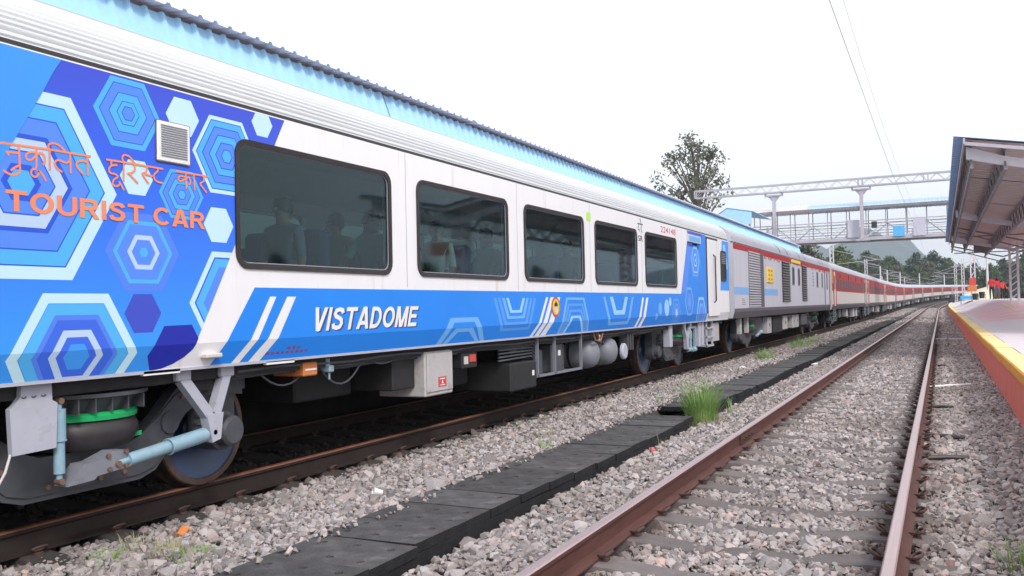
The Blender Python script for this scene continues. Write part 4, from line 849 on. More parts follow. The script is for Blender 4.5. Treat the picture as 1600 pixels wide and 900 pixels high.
p = MB(); p.box(WX(-5.12), WX(-5.11), yb(11.98), yb(12.06), .70, .78); p.build('label_strip', M['wht'], c1)
for y in (13.35, 14.22):
    p = MB(); p.lathe([(0,-.40),(.12,-.38),(.20,-.32),(.24,-.22),(.245,.14),(.225,.24),(.18,.31),(.10,.35),(0,.365)], (WX(-5.35), yb(y), .655), (1,0,0), 26); oo = p.build('air_tank', M['mgrey'], c1, smooth=True)
    p = MB(); p.lathe([(.246,-.1),(.251,-.1),(.251,-.06),(.246,-.06)], (WX(-5.35), yb(y), .655), (1,0,0), 26); p.box(WX(-5.55), WX(-5.5), yb(y-.2), yb(y+.2), .8, 1.0); p.build('strap', M['black'], oo)
p = MB(); p.tube([(WX(-4.98), yb(13.1), 1.0), (WX(-4.97), yb(13.15), .88), (WX(-4.96), yb(13.3), .86), (WX(-4.97), yb(13.35), .95)], .018, 6); p.tube([(WX(-4.97), yb(13.25), 1.0), (WX(-4.96), yb(13.35), .84), (WX(-4.97), yb(13.5), .98)], .018, 6); p.build('hose', M['bolt'], c1, smooth=True)
p = MB(); p.lathe([(0,.04),(.12,.04),(.14,.02),(.14,-.02)], (WX(-4.98), yb(14.55), .63), (1,0,0), 20); p.build('tank_cap', M['lgrey'], c1, smooth=True)
p = MB(); [p.box(WX(-5.2), WX(-5.05), yb(15.0+.14*k), yb(15.05+.14*k), .62, 1.0) for k in range(3)]; p.build('hanger', M['dgrey'], c1)
st = MB()
for yy in (20.62, 21.18): st.box(WX(-5.02), WX(-4.98), yb(yy), yb(yy+.05), .40, 1.03)
for k in range(3): st.box(WX(-5.22), WX(-4.96), yb(20.62), yb(21.23), .41+.21*k, .445+.21*k)
st.build('door_steps', M['lgrey'], c1)
p = MB(); p.bbox(WX(-5.3), WX(-5.03), yb(21.4), yb(22.1), .50, .95, .01); p.build('hanger', M['cabinet'], c1)
def gangway(parent, hl, e):
    gb = MB()
    for k in range(5): gb.bbox(-.72, .72, e*(hl+.02+.06*k), e*(hl+.07+.06*k), 1.05, 3.45, .02) if e > 0 else gb.bbox(-.72, .72, e*(hl+.07+.06*k), e*(hl+.02+.06*k), 1.05, 3.45, .02)
    gb.build('gangway', M['rubber'], parent)
    cb = MB(); cb.cyl((0, e*(hl-.3), .98), (0, e*(hl+.35), .98), .11, 10); cb.build('coupler', M['black'], parent)
    for sx in (-1, 1):
        h_ = MB(); h_.tube([(sx*.5, e*(hl-.1), .95), (sx*.5, e*(hl+.15), .6), (sx*.5, e*(hl+.3), .55)], .025, 8); h_.build('brake_hose', M['rubber'], parent, smooth=True)
gangway(c1, HL1, 1)
for z, x in ((.955,-5.03),(.925,-5.06),(.90,-5.10)):
    p = MB(); p.tube([(WX(x), yb(5.3+12.0*i/24), z+.012*math.sin(i*1.7)) for i in range(25)], .012, 6); p.build('pipework', M['dgrey'], c1, smooth=True)
rg2 = random.Random(5)
for k in range(16):                      # drooping cables
    y = 5.6+.75*k; d_ = rg2.uniform(.06,.22); l_ = rg2.uniform(.35,.8); x = rg2.uniform(-5.35,-5.05)
    p = MB(); p.tube([(WX(x), yb(y+l_*i/8), .95-d_*4*(i/8)*(1-i/8)) for i in range(9)], .009, 5); p.build('cable', M['dgrey'], c1, smooth=True)
for y0, y1, z in ((6.6,7.5,.55),(9.05,10.0,.45),(12.8,15.3,.35)):
    p = MB(); p.bbox(WX(-6.6), WX(-5.55), yb(y0), yb(y1), z, .98, .02); p.build('equipment_cabinet', M['black'], c1)
for yc_ in (B1, B2):                     # springs, calipers, bolts on the near side frames
    for e in (-1, 1):
        for dy in (1.08,):
            p = MB(); p.tube([(1.16+.075*math.cos(a), yc_+e*dy+.075*math.sin(a), .50+.30*a/31.4) for a in np.arange(0, 31.5, .52)], .016, 6); p.build('coil_spring', M['dgrey'], c1, smooth=True)
        p = MB(); p.bbox(.70, 1.02, yc_+e*.62, yc_+e*.86, .38, .58, .03); p.cyl((.98, yc_+e*.74, .48), (1.05, yc_+e*.74, .48), .06, 12); p.build('brake_caliper', M['dgrey'], c1)
    p = MB()
    for dy, z in ((-.3,.30),(-.1,.29),(.1,.29),(.3,.30),(.62,.45),(-.62,.45),(.85,.78),(-.85,.78),(1.2,.88),(-1.2,.88)): p.cyl((1.18, yc_+dy, z), (1.205, yc_+dy, z), .018, 8)
    p.build('bolt', M['bolt'], c1)
p = MB(); p.tube([(WX(-5.02), yb(3.40), .60), (WX(-5.01), yb(3.36), .50), (WX(-5.03), yb(3.30), .38), (WX(-5.08), yb(3.2), .32)], .008, 6); p.build('cable', M['crm'], c1, smooth=True)

# ---- passengers and platform people
def skin_fig(name, J, E, Rd, seg_mat, mats, parent=None):
    me = bpy.data.meshes.new(name); me.from_pydata([tuple(j) for j in J], E, []); ob = bpy.data.objects.new(name, me); COL.objects.link(ob)
    ob.modifiers.new('skin', 'SKIN'); sv = me.skin_vertices[0].data
    for i, r in enumerate(Rd): sv[i].radius = r if isinstance(r, tuple) else (r, r); sv[i].use_root = (i == 0)
    ss = ob.modifiers.new('sub', 'SUBSURF'); ss.levels = 2; ss.render_levels = 2
    dg = bpy.context.evaluated_depsgraph_get(); m2 = bpy.data.meshes.new_from_object(ob.evaluated_get(dg)); bpy.data.objects.remove(ob); bpy.data.meshes.remove(me)
    m2.materials.clear(); [m2.materials.append(m_) for m_ in mats]
    A = np.array([J[a] for a, b_ in E]); B = np.array([J[b_] for a, b_ in E]); D = B-A; dd = (D*D).sum(1)+1e-9
    for p_ in m2.polygons:
        c_ = np.array(p_.center); t_ = np.clip(((c_-A)*D).sum(1)/dd, 0, 1); ds = ((A+D*t_[:,None]-c_)**2).sum(1); p_.material_index = seg_mat[int(ds.argmin())]; p_.use_smooth = True
    return m2
def person(label, cat, loc, rz, shirt, trousers, pose='stand', h=1.62, hairlong=False, lean=0., group=None, arm=.0, skirt=False):
    k = h/1.70; J = []; E = []; Rr = []; SM = []
    def j(p_, r, par=None, m_=0):
        J.append(np.array(p_)*k); Rr.append(tuple(np.array(r)*k) if isinstance(r, tuple) else r*k)
        if par is not None: E.append((par, len(J)-1)); SM.append(m_)
        return len(J)-1
    zo = -.45 if pose == 'sit' else 0
    pel = j((0,0,.93+zo), (.15,.115)); sp = j((0,lean*.4,1.14+zo), (.135,.10), pel, 1); ch = j((0,lean*.8,1.34+zo), (.16,.11), sp, 1); nk = j((0,lean,1.46+zo), .056, ch, 1)
    h0 = j((0,lean+.015,1.53+zo), .068, nk, 0); h1 = j((0,lean+.02,1.615+zo), (.078,.092), h0, 0); h2 = j((0,lean+.01,1.68+zo), .062, h1, 0)
    for sx in (-1, 1):
        sh = j((sx*.175,lean*.9,1.395+zo), .062, ch, 1)
        a = arm if sx > 0 else arm*.4
        el = j((sx*.235,lean*.9+.02+.20*a,1.13+zo+.12*a), .046, sh, 1); wr = j((sx*.245,lean*.9+.08+.42*a,.90+zo+.30*a), .031, el, 0); pm = j((sx*.242,lean*.9+.10+.48*a,.83+zo+.32*a), (.018,.036), wr, 0)
        for q, (dx, ln) in enumerate(((-.028,.075),(-.010,.088),(.010,.082),(.027,.066))):
            f1 = j((sx*.242,lean*.9+.10+.48*a+dx,.775+zo+.33*a), .0095, pm, 0); j((sx*.236,lean*.9+.105+.48*a+dx,.775-ln*.5+zo+.33*a), .0085, f1, 0)
        j((sx*.225,lean*.9+.145+.48*a,.80+zo+.32*a), .010, pm, 0)
        if pose == 'sit':
            hp_ = j((sx*.09,.03,.90+zo), .085, pel, 2); kn = j((sx*.10,.45,.95+zo), .062, hp_, 2); an = j((sx*.10,.47,.53+zo), .042, kn, 2); j((sx*.10,.60,.49+zo), (.035,.03), an, 3)
        else:
            hp_ = j((sx*.09,0,.86), .088, pel, 2); kn = j((sx*.10,.01,.48), .060, hp_, 2); an = j((sx*.105,-.02,.085), .040, kn, 0 if skirt else 2); j((sx*.11,.12,.035), (.034,.03), an, 3)
    t = thing('person', label, cat, loc, rz, group)
    me = skin_fig('body', J, E, Rr, SM, [M['skin'], shirt, trousers, M['blk']]); put('body', me, t)
    hb_ = MB(); c_ = J[h1]; rr_ = .098*k
    for la in range(6):
        pass
    prof_ = [(0.001,.112),(.05,.105),(.083,.075),(.098,.03),(.10,-.02),(.092,-.055 if not hairlong else -.2),(.05,-.06 if not hairlong else -.24)]
    hb_.lathe([(r*k, t_*k) for r, t_ in prof_], (c_[0], c_[1]-.018*k, c_[2]), (0,-.18,1), 16); hb_.build('hair', M['hair'], t, smooth=True)
    fc = MB(); fc.lathe([(0,.034),(.008,.03),(.013,.012),(.015,0)], (c_[0], c_[1]+.082*k, c_[2]-.02*k), (0,1,-.25), 8)
    for sx in (-1, 1): fc.lathe([(0,.012),(.016,.008),(.022,-.006)], (c_[0]+sx*.078*k, c_[1]-.005*k, c_[2]-.012*k), (sx,0,0), 8)
    fc.build('face', M['skin'], t, smooth=True)
    ey = MB(); [ey.lathe([(0,.006),(.008,.004),(.011,-.003)], (c_[0]+sx*.03*k, c_[1]+.083*k, c_[2]+.004*k), (0,1,0), 8) for sx in (-1, 1)]; ey.box(c_[0]-.022*k, c_[0]+.022*k, c_[1]+.082*k, c_[1]+.089*k, c_[2]-.056*k, c_[2]-.05*k); ey.build('eyes', M['hair'], t)
    if skirt:
        s_ = MB(); s_.lathe([(.13,.98),(.17,.88),(.20,.65),(.235,.42),(.22,.42)], (0,0,0), (0,0,1), 20); s_.v = [(x*k, y*k*.8, z*k) for x, y, z in s_.v]; s_.build('skirt', trousers, t, smooth=True)
    return t
person('seated passenger in teal shirt at the right of the first large window', 'person', (-5.32, 7.58, 1.26), R_(180), M['teal'], M['navy'], 'sit', arm=.5)
person('seated passenger in teal shirt behind the second window', 'person', (-5.32, 10.28, 1.26), R_(165), M['teal'], M['navy'], 'sit', arm=.8, lean=.1)
person('seated passenger in dark grey behind the left end of the first window', 'person', (-5.34, 6.23, 1.26), R_(180), M['greyc'], M['navy'], 'sit')
person('passenger in dark olive farther inside, behind the middle of the first window', 'person', (-5.78, 7.58, 1.26), R_(180), M['olive'], M['navy'], 'sit')
person('seated passenger in white behind the left edge of the second window', 'person', (-5.34, 8.93, 1.26), R_(180), M['whitec'], M['greyc'], 'sit')
person('seated passenger in olive behind the third window', 'person', (-5.34, 12.98, 1.26), R_(180), M['olive'], M['greyc'], 'sit')
person('seated passenger in red behind the fourth window', 'person', (-5.34, 15.68, 1.26), R_(180), M['redc'], M['greyc'], 'sit')
zp = lambda x, s: hp(x, s)
person('person in red shirt and black trousers, leftmost of the platform group', 'person', (3.22, 70, zp(3.22,70)-.002), R_(160), M['redc'], M['blk'], h=1.60, group='people standing on the platform')
person('person with long dark hair and grey skirt in the middle of the platform group', 'person', (3.60, 70.6, zp(3.6,70.6)-.002), R_(20), M['redc'], M['greyc'], h=1.52, hairlong=True, skirt=True, group='people standing on the platform')
person('shorter person in red shirt in the platform group', 'person', (3.90, 70.2, zp(3.9,70.2)-.002), R_(200), M['redc'], M['blk'], h=1.34, arm=.7, group='people standing on the platform')
person('person in black clothes at the right of the platform group', 'person', (4.16, 70.8, zp(4.16,70.8)-.002), R_(150), M['blk'], M['blk'], h=1.30, group='people standing on the platform')

# ---- grey luggage and generator van
C2Y = 34.5; HL2 = 11.2
def uy(y): return y-C2Y
c2 = thing('railway_coach', 'grey steel luggage van with red top band, shutter door and yellow board', 'railway coach', (TL, C2Y, 0), group='coaches of the train')
shell(c2, HL2, [], M['steelbody'], [M['lgrey'], M['lgrey']], rib=True, both=False)
b = MB(); b.box(HW, HW+.006, -HL2, HL2, 2.875, 3.025); b.build('red_band', M['redband'], c2)
b = MB()
rg = random.Random(3)
y = 26.6
while y < 45: 
    w_ = rg.uniform(.05,.16); b.box(HW, HW+.004, uy(y), uy(y+w_), 2.875-rg.uniform(.02,.11), 2.876); y += w_+rg.uniform(.05,.2)
b.build('paint_run', M['redband'], c2)
b = MB(); b.box(HW, HW+.003, uy(23.32), uy(30.2), 1.66, 1.865); b.build('blue_stripe', M['sblue'], c2)
b = MB(); b.add([(HW+.008,-HL2,1.285),(HW+.008,HL2,1.285),(HW+.008,HL2,1.195),(HW+.008,-HL2,1.195),(HW-.047,HL2,1.02),(HW-.047,-HL2,1.02)], [(0,1,2,3),(3,2,4,5)]); b.build('sill', M['sill'], c2, fix=False)
def louvre_panel(name, y0, y1, z0, z1, n_, m_, parent, depth=.03):
    b_ = MB(); b_.box(HW-.01, HW+.003, uy(y0), uy(y1), z0, z1); o = b_.build(name, M['louvre'], parent)
    for k in range(n_):
        s_ = MB(); za = z0+(z1-z0)*k/n_; h_ = (z1-z0)/n_
        s_.add([(HW+.004,uy(y0),za+h_*.9),(HW+.004,uy(y1),za+h_*.9),(HW+depth,uy(y1),za+h_*.2),(HW+depth,uy(y0),za+h_*.2),(HW+.004,uy(y0),za+h_*.12),(HW+.004,uy(y1),za+h_*.12)], [(0,1,2,3),(3,2,5,4)]); s_.build('slat', m_, o, fix=False)
    return o
louvre_panel('roller_shutter', 25.3, 27.1, 1.30, 2.93, 22, M['louvre2'], c2, .018)
b = MB(); b.box(HW-.01, HW+.012, uy(27.1), uy(28.3-.65), 1.30, 2.95); b.build('door_post', M['sill'], c2)
louvre_panel('louvre_panel', 31.15, 32.85, 1.44, 2.88, 16, M['louvre'], c2, .05); louvre_panel('louvre_panel', 35.95, 37.3, 1.47, 2.90, 16, M['louvre'], c2, .05)
b = MB(); b.bbox(HW, HW+.03, uy(28.15), uy(29.3), 2.06, 2.53, .006); bo = b.build('yellow_board', M['sign'], c2)
b = MB()
for r_ in range(3):
    for q in range(2): b.bbox(HW+.03, HW+.034, uy(28.32+.48*q), uy(28.62+.48*q), 2.14+.135*r_, 2.20+.135*r_, .001)
b.build('lettering', M['orange'], bo)
b = MB(); b.bbox(HW+.008, HW+.03, uy(33.2), uy(35.5), 2.88, 3.0, .005); b.build('route_board', M['sign'], c2)
for (ya, yc_, za, zb_) in ((33.45,34.0,2.05,2.73),(34.9,35.4,2.05,2.73),(40.5,41.0,2.05,2.75),(42.3,42.7,2.05,2.75),(44.2,44.6,2.0,2.8)):
    f = MB(); frame_ring(f, rrect(uy(ya), uy(yc_), za, zb_, .06), rrect(uy(ya+.05), uy(yc_-.05), za+.05, zb_-.05, .04), HW, HW+.012); fo = f.build('window', M['mgrey'], c2, smooth=True)
    f = MB(); f.add([(HW+.004,)+q for q in rrect(uy(ya+.04), uy(yc_-.04), za+.04, zb_-.04, .04)], [tuple(range(24))]); f.build('pane', M['dwin'], fo, fix=False)
b = MB()
for ya in (43.4, 45.3): b.box(HW, HW+.02, uy(ya), uy(ya+.12), 1.3, 2.9)
b.build('door_post', M['sill'], c2)
b = MB()
for k in range(4): b.box(HW+.001, HW+.003, uy(24.3), uy(24.8-.05*k), 1.38+.05*k, 1.395+.05*k)
for k in range(5): b.box(HW+.001, HW+.003, uy(39.2), uy(39.5), 2.1+.13*k, 2.16+.13*k)
b.build('small_print', M['sill'], c2)
b = MB()
full, _ = roof_profile(False)
for y in (31.0, 32.6, 35.6, 37.2, 42.0, 43.2):
    b.sweep([(x*1.004, z+.004) for x, z in full[6:-6]], [(lambda x, z, yy=yy: (x, uy(yy), z)) for yy in (y, y+.12)], closed=False)
b.build('roof_rib', M['dgrey'], c2, fix=False)
b = MB(); b.box(-1.3, 1.3, -HL2+.2, HL2-.2, .98, 1.18); b.build('underframe', M['black'], c2)
bogie(c2, uy(27.0), 1); bogie(c2, uy(42.0), 1)
for (ya, yc_, za, m_) in ((29.3,30.0,.42,'cabinet'),(30.3,32.2,.40,'black'),(32.5,33.4,.45,'cabinet'),(34.6,35.4,.45,'cabinet'),(35.6,36.2,.45,'cabinet'),(37.0,38.6,.5,'dgrey')):
    b = MB(); b.bbox(.7, 1.42, uy(ya), uy(yc_), za, .95, .015); oo = b.build('equipment_cabinet', M[m_], c2)
    if m_ == 'cabinet': b = MB(); b.box(1.42, 1.424, uy((ya+yc_)/2-.06), uy((ya+yc_)/2+.06), .65, .76); b.build('warning_label', M['ink'], oo)
for yy in (25.0, 26.0): b = MB(); b.bbox(1.3, 1.42, uy(yy), uy(yy+.16), .55, 1.02, .01); b.build('hanger', M['cabinet'], c2)
c2d = damper(c2, (1.44, uy(27.1), .42), (1.44, uy(28.1), .55), .05); b = MB(); b.tube([(1.44, uy(28.2), 1.05), (1.45, uy(28.25), .8), (1.44, uy(28.1), .55)], .02, 8); b.build('hose', M['wblue'], c2, smooth=True)
gangway(c2, HL2, 1); gangway(c2, HL2, -1)

# ---- red coaches behind
def red_coach():
    HL = 11.35
    t = thing('railway_coach', '', 'railway coach', (TL, 57.8, 0))
    shell(t, HL, [], M['crm'], [M['lgrey'], M['lgrey']], rib=False, both=False)
    b_ = MB(); b_.box(HW, HW+.006, -HL+.1, HL-.1, 1.96, 3.025); b_.build('red_band', M['redband'], t)
    b_ = MB(); b_.add([(HW+.008,-HL,1.285),(HW+.008,HL,1.285),(HW+.008,HL,1.195),(HW+.008,-HL,1.195),(HW-.047,HL,1.02),(HW-.047,-HL,1.02)], [(0,1,2,3),(3,2,4,5)]); b_.build('sill', M['sill'], t, fix=False)
    wb = MB(); wb.box(HW, HW+.010, -.47, .47, 2.08, 2.60); wbm = wb.mesh('window', M['dwin'])
    bars = MB()
    for k in range(6): bars.box(HW+.010, HW+.018, -.46, .46, 2.12+.08*k, 2.127+.08*k)
    for k in range(3): bars.box(HW+.010, HW+.016, -.47+.455*k, -.44+.455*k, 2.08, 2.60)
    brm = bars.mesh('window_bars', M['mgrey'])
    for k in range(12):
        wo_ = put('window', wbm, t, (0, -8.25+1.5*k, 0)); put('window_bars', brm, wo_)
    for e in (-1, 1):
        d_ = MB(); d_.bbox(HW, HW+.012, e*10.1-.45, e*10.1+.45, 1.2, 2.95, .005); do_ = d_.build('door', M['crm'], t)
        d_ = MB(); d_.box(HW+.012, HW+.016, e*10.1-.18, e*10.1+.18, 2.05, 2.75); d_.build('pane', M['dwin'], do_)
        d_ = MB()
        for yy in (-.55, .55): d_.box(HW, HW+.03, e*10.1+yy-.06, e*10.1+yy+.06, 1.2, 2.98)
        d_.build('door_post', M['redband'] if e < 0 else M['sill'], t)
        d_ = MB(); d_.box(HW, HW+.012, e*11.0-.3, e*11.0+.3, 2.35, 2.95); d_.build('end_panel', M['orange'], t)
        s_ = MB()
        for k in range(3): s_.box(HW-.2, HW-.02, e*10.1-.4, e*10.1+.4, .42+.2*k, .45+.2*k)
        for yy in (-.42, .38): s_.box(HW-.06, HW-.02, e*10.1+yy, e*10.1+yy+.05, .42, 1.02)
        s_.build('door_steps', M['mgrey'], t)
    for y in (-5.5,-3.6,-1.4,.9,3.0,5.2):
        b_ = MB(); b_.bbox(.6, 1.40, y-.5, y+.5, .42+.05*(int(y*3) % 3), .96, .015); b_.build('equipment_cabinet', M['dgrey'] if int(y*2) % 2 else M['cabinet'], t)
    b_ = MB(); b_.box(-1.3, 1.3, -HL+.2, HL-.2, .98, 1.18); b_.build('underframe', M['black'], t)
    bogie(t, -7.4, 0); bogie(t, 7.4, 0); gangway(t, HL, 1); gangway(t, HL, -1)
    b_ = MB(); [b_.box(HW+.01, HW+.035, -7.4+4.9*k, -7.2+4.9*k, 2.68, 2.95) for k in range(4)]; b_.build('rain_spout', M['louvre'], t)
    return t
rc = red_coach(); KM = kidmap()
names = ['first red and cream coach with barred windows, right behind the grey van','second red and cream coach behind the grey van','third red and cream coach behind the grey van','fourth red and cream coach behind the grey van','fifth red and cream coach behind the grey van','sixth red coach of the train, where it begins to curve right']
NC = 14
for k in range(NC):
    s = 57.8+23.3*k; o = rc if k == 0 else copy_tree(rc, KM)
    # centre of the chord so that the ends sit on the track
    o.location = trk(TL, s); o.rotation_euler = (math.atan(gs(s)), 0, head(s))
    tag(o, names[k] if k < len(names) else 'distant red coach in the far curve of the train', group='coaches of the train')

# ------------------------------------------------------------------ right canopy (butterfly roof)
rcn = thing('platform_canopy', 'butterfly platform canopy with blue edge and brown ribbed underside, upper right', 'canopy', (3.7, 44, 0.9))
OFF = (-3.7, -44, -.9); RY0, RY1 = 23.0, 65.0; XC = 3.7
def zr(x): return 4.60+abs(x-XC)*.19
for sg in (-1, 1):
    for k in range(6):
        y0 = RY0+7*k
        corr([(XC+sg*3.32, zr(XC+3.32)), (XC, zr(XC))], y0, y0+6.99, .33, .035, (0,1)).build('roof_sheet', M['canblue2'] , rcn, loc=OFF, fix=False)
        corr([(XC+sg*3.08, zr(XC+3.08)-.03), (XC, zr(XC)-.03)], y0+.12, y0+6.97, .46, .05, (0,1)).build('ceiling_sheet', M['under'], rcn, loc=OFF, fix=False)
    b = MB(); b.box(XC+sg*3.10-.02, XC+sg*3.10+.02, RY0, RY1, zr(XC+3.1)-.16, zr(XC+3.1)-.02); b.build('edge_trim', M['lilac'], rcn, loc=OFF)
    for xo, dp in ((2.95,.55),(2.25,.5),(1.05,.55)):          # longitudinal lattice girders
        x = XC+sg*xo; b = MB(); zt = zr(x)-.10; zl = zt-dp
        b.bar((x,RY0+.3,zt), (x,RY1,zt), .07, .07); b.bar((x,RY0+.3,zl), (x,RY1,zl), .07, .07)
        y = RY0+.3; up_ = True
        while y < RY1-.7: b.bar((x,y,zl if up_ else zt), (x,y+.7,zt if up_ else zl), .04, .04); y += .7; up_ = not up_
        b.build('lattice_girder', M['steel'], rcn, loc=OFF)
    for y in (23.6, 40.0, 56.0):                               # tapered cantilever rafters
        b = MB(); b.prism([(XC, zr(XC)-.42), (XC, zr(XC)-.58), (XC+sg*2.3, zr(XC+2.3)-.50), (XC+sg*3.05, zr(XC+3.05)-.44), (XC+sg*3.05, zr(XC+3.05)-.14), (XC+sg*2.3, zr(XC+2.3)-.28)], 1, y-.06, y+.06); b.build('rafter', M['lmetal'], rcn, loc=OFF)
b = MB(); b.prism([(XC-3.1, zr(XC+3.1)-.10), (XC, zr(XC)-.10), (XC, zr(XC)-.18), (XC-3.1, zr(XC+3.1)-.18)], 1, RY0+.05, RY0+.10); b.prism([(XC+3.1, zr(XC+3.1)-.10), (XC, zr(XC)-.10), (XC, zr(XC)-.18), (XC+3.1, zr(XC+3.1)-.18)], 1, RY0+.05, RY0+.10); b.build('end_purlin', M['lilac'], rcn, loc=OFF)
for y in (48, 64.9):
    b = MB()
    for sg in (-1, 1): b.bar((XC, y, zr(XC)-.5), (XC+sg*3.0, y, zr(XC+3)-.25), .06, .08); b.bar((XC, y, zr(XC)-.85), (XC+sg*3.0, y, zr(XC+3)-.45), .06, .06)
    b.bar((XC-2.8,y,zr(XC+2.8)-.7), (XC+2.8,y,zr(XC+2.8)-.7), .05, .06); b.build('cross_truss', M['steel'], rcn, loc=OFF)
for y in (24, 40, 56):
    b = MB(); x0 = XC; z0 = hp(XC, y)-.05
    for sx in (-.19, .19):
        for sy in (-.19, .19): b.box(x0+sx-.045, x0+sx+.045, y+sy-.045, y+sy+.045, z0, zr(XC)-.15)
    zz = z0+.3
    while zz < 4.0:
        for sy in (-.19, .19): b.bar((x0-.19,y+sy,zz), (x0+.19,y+sy,zz+.3), .03, .05)
        for sx in (-.19, .19): b.bar((x0+sx,y-.19,zz), (x0+sx,y+.19,zz+.3), .03, .05)
        zz += .35
    b.build('column', M['lmetal'], rcn, loc=OFF)
b = MB(); b.bbox(2.0, 2.75, 63.6, 63.9, 4.35, 4.85, .02); oo = b.build('speaker_box', M['steel'], rcn, loc=OFF); b = MB(); b.bbox(2.85, 3.2, 63.7, 63.9, 4.55, 4.75, .02); b.build('camera_box', M['dark'], rcn, loc=OFF)
sg_ = thing('hanging_sign', 'red sign hanging under the platform canopy', 'sign', (5.2, 26, 3.3)); b = MB(); b.bbox(-.8, .8, -.04, .04, 0, .45, .01); b.build('panel', M['redp'], sg_); b = MB(); [b.bar((sx,0,.45), (sx,0,1.3), .02, .02) for sx in (-.6,.6)]; b.build('hanger_rod', M['steel'], sg_)

# ------------------------------------------------------------------ footbridge and overhead boom
fb = thing('footbridge', 'roofed steel footbridge crossing the tracks in the distance', 'footbridge', (-5, 76, 0))
FO = (5, -76, 0); FX0, FX1 = -15.5, 9.0
for y in (75.0, 77.6):
    b = MB(); b.box(FX0, FX1, y-.09, y+.09, 6.26, 6.50); b.build('deck_beam', M['fobsteel'], fb, loc=FO)
    b = MB()
    for z in (6.75, 6.98, 7.2): b.bar((FX0,y,z), (FX1,y,z), .035, .035)
    b.build('guard_rail', M['lilac'], fb, loc=FO)
    b = MB(); b.bar((FX0,y,7.80), (FX1,y,7.80), .07, .07); b.bar((FX0,y,7.55), (FX1,y,7.55), .05, .05); b.build('top_chord', M['fobsteel'], fb, loc=FO)
    x = FX0+.2; k = 0
    while x < FX1-1.4:
        b = MB(); b.bar((x,y,6.4), (x,y,8.9 if k % 1 == 0 else 7.8), .065, .065, (0,1,0)); b.build('post', M['lilac'], fb, loc=FO)
        b = MB(); b.bar((x,y-.02,6.5 if k % 2 else 7.75), (x+1.45,y-.02,7.75 if k % 2 else 6.5), .06, .09, (0,1,0)); b.build('diagonal', M['lmetal'], fb, loc=FO)
        x += 1.45; k += 1
b = MB(); b.box(FX0, FX1, 75.1, 77.5, 6.42, 6.50); b.build('deck', M['steel'], fb, loc=FO)
for k in range(8):
    y = FX0-.4+3.15*k                   # roof sheets along the bridge
    m_ = corr([(74.3,8.92),(76.3,9.45),(78.3,8.92)], y, y+3.14, .25, .03, (0,1)); m_.v = [(b_, a, c_) for a, b_, c_ in m_.v]; m_.build('roof_sheet', M['roofblue'] if k > 1 else M['cangrey'], fb, loc=FO, fix=False)
b = MB(); b.box(FX0-.4, FX1, 74.32, 74.38, 8.72, 8.93); b.build('eaves_beam', M['steel'], fb, loc=FO)
for (x0, x1, z0, z1, m_, nm) in ((-3.2,-2.36,6.42,7.25,'board','blue_board'),(-6.55,-5.65,6.5,7.9,'panel','grey_panel'),(-1.75,-.9,6.4,7.78,'panel','grey_panel')):
    b = MB(); b.bbox(x0, x1, 74.80, 74.86, z0, z1, .01); b.build(nm, M[m_], fb, loc=FO)
b = MB(); b.bbox(-4.75, -4.35, 74.75, 74.88, 7.2, 7.7, .02); b.build('loudspeaker', M['dark'], fb, loc=FO)
# roofed stair on the left
fs_ = thing('stair_roof', 'light blue sloping stair roof at the left end of the footbridge', 'roof', (-13.5, 73, 0))
b = corr([(-16.2,7.35),(-14.2,8.62),(-12.3,8.25)], 66, 74.2, .3, .04, (0,1)); o = b.build('roof_sheet', M['canblue'], fs_, loc=(13.5,-73,0), fix=False)
b = MB(); b.prism([(-16.1,7.3),(-14.2,8.56),(-12.4,8.2),(-12.4,7.3)], 1, 66.05, 66.1); b.build('gable', M['canblue'], fs_, loc=(13.5,-73,0))
b = MB(); [b.box(x-.08, x+.08, y-.08, y+.08, .7, 7.6) for x in (-15.1,-12.6) for y in (66.3, 73.8)]; b.build('post', M['lilac'], fs_, loc=(13.5,-73,0))
# lattice boom carried on T-headed posts
bm_ = thing('gantry_boom', 'long lattice steel boom on T-headed posts above the footbridge', 'gantry', (-8, 74.3, 0)); BO = (8, -74.3, 0)
b = MB()
for y in (74.0, 74.6):
    for z in (10.5, 11.1): b.bar((-18.6,y,z), (8,y,z), .10, .10)
b.build('chord', M['fobsteel'], bm_, loc=BO)
b = MB(); x = -18.6; up_ = True
while x < 7.5:
    for y in (74.0, 74.6): b.bar((x,y,10.5 if up_ else 11.1), (x+.6,y,11.1 if up_ else 10.5), .03, .03)
    b.bar((x,74.0,10.5), (x+.6,74.6,10.5), .03, .03); x += .6; up_ = not up_
b.build('lacing', M['lilac'], bm_, loc=BO)
for x in (-18.6,-5.6,-5.3,-.9,-.6): b = MB(); [b.bar((x,y,10.5), (x,y,11.1), .09, .09, (0,1,0)) for y in (74.0,74.6)]; b.build('stiffener', M['fobsteel'], bm_, loc=BO)
for x in (-12.1, -5.4):
    b = MB(); b.box(x-.13, x+.13, 74.15, 74.45, 6.3, 10.15); b.box(x-.72, x+.72, 74.1, 74.5, 10.18, 10.30)
    b.prism([(x-.17,9.8),(x+.17,9.8),(x+.45,10.18),(x-.45,10.18)], 1, 74.2, 74.4)
    for sx in (-.66,.66): b.box(x+sx-.06, x+sx+.06, 74.1, 74.5, 10.30, 10.47)
    b.box(x-.5, x+.5, 74.15, 75.0, 6.2, 6.32); b.build('post', M['lilac'], bm_, loc=BO)

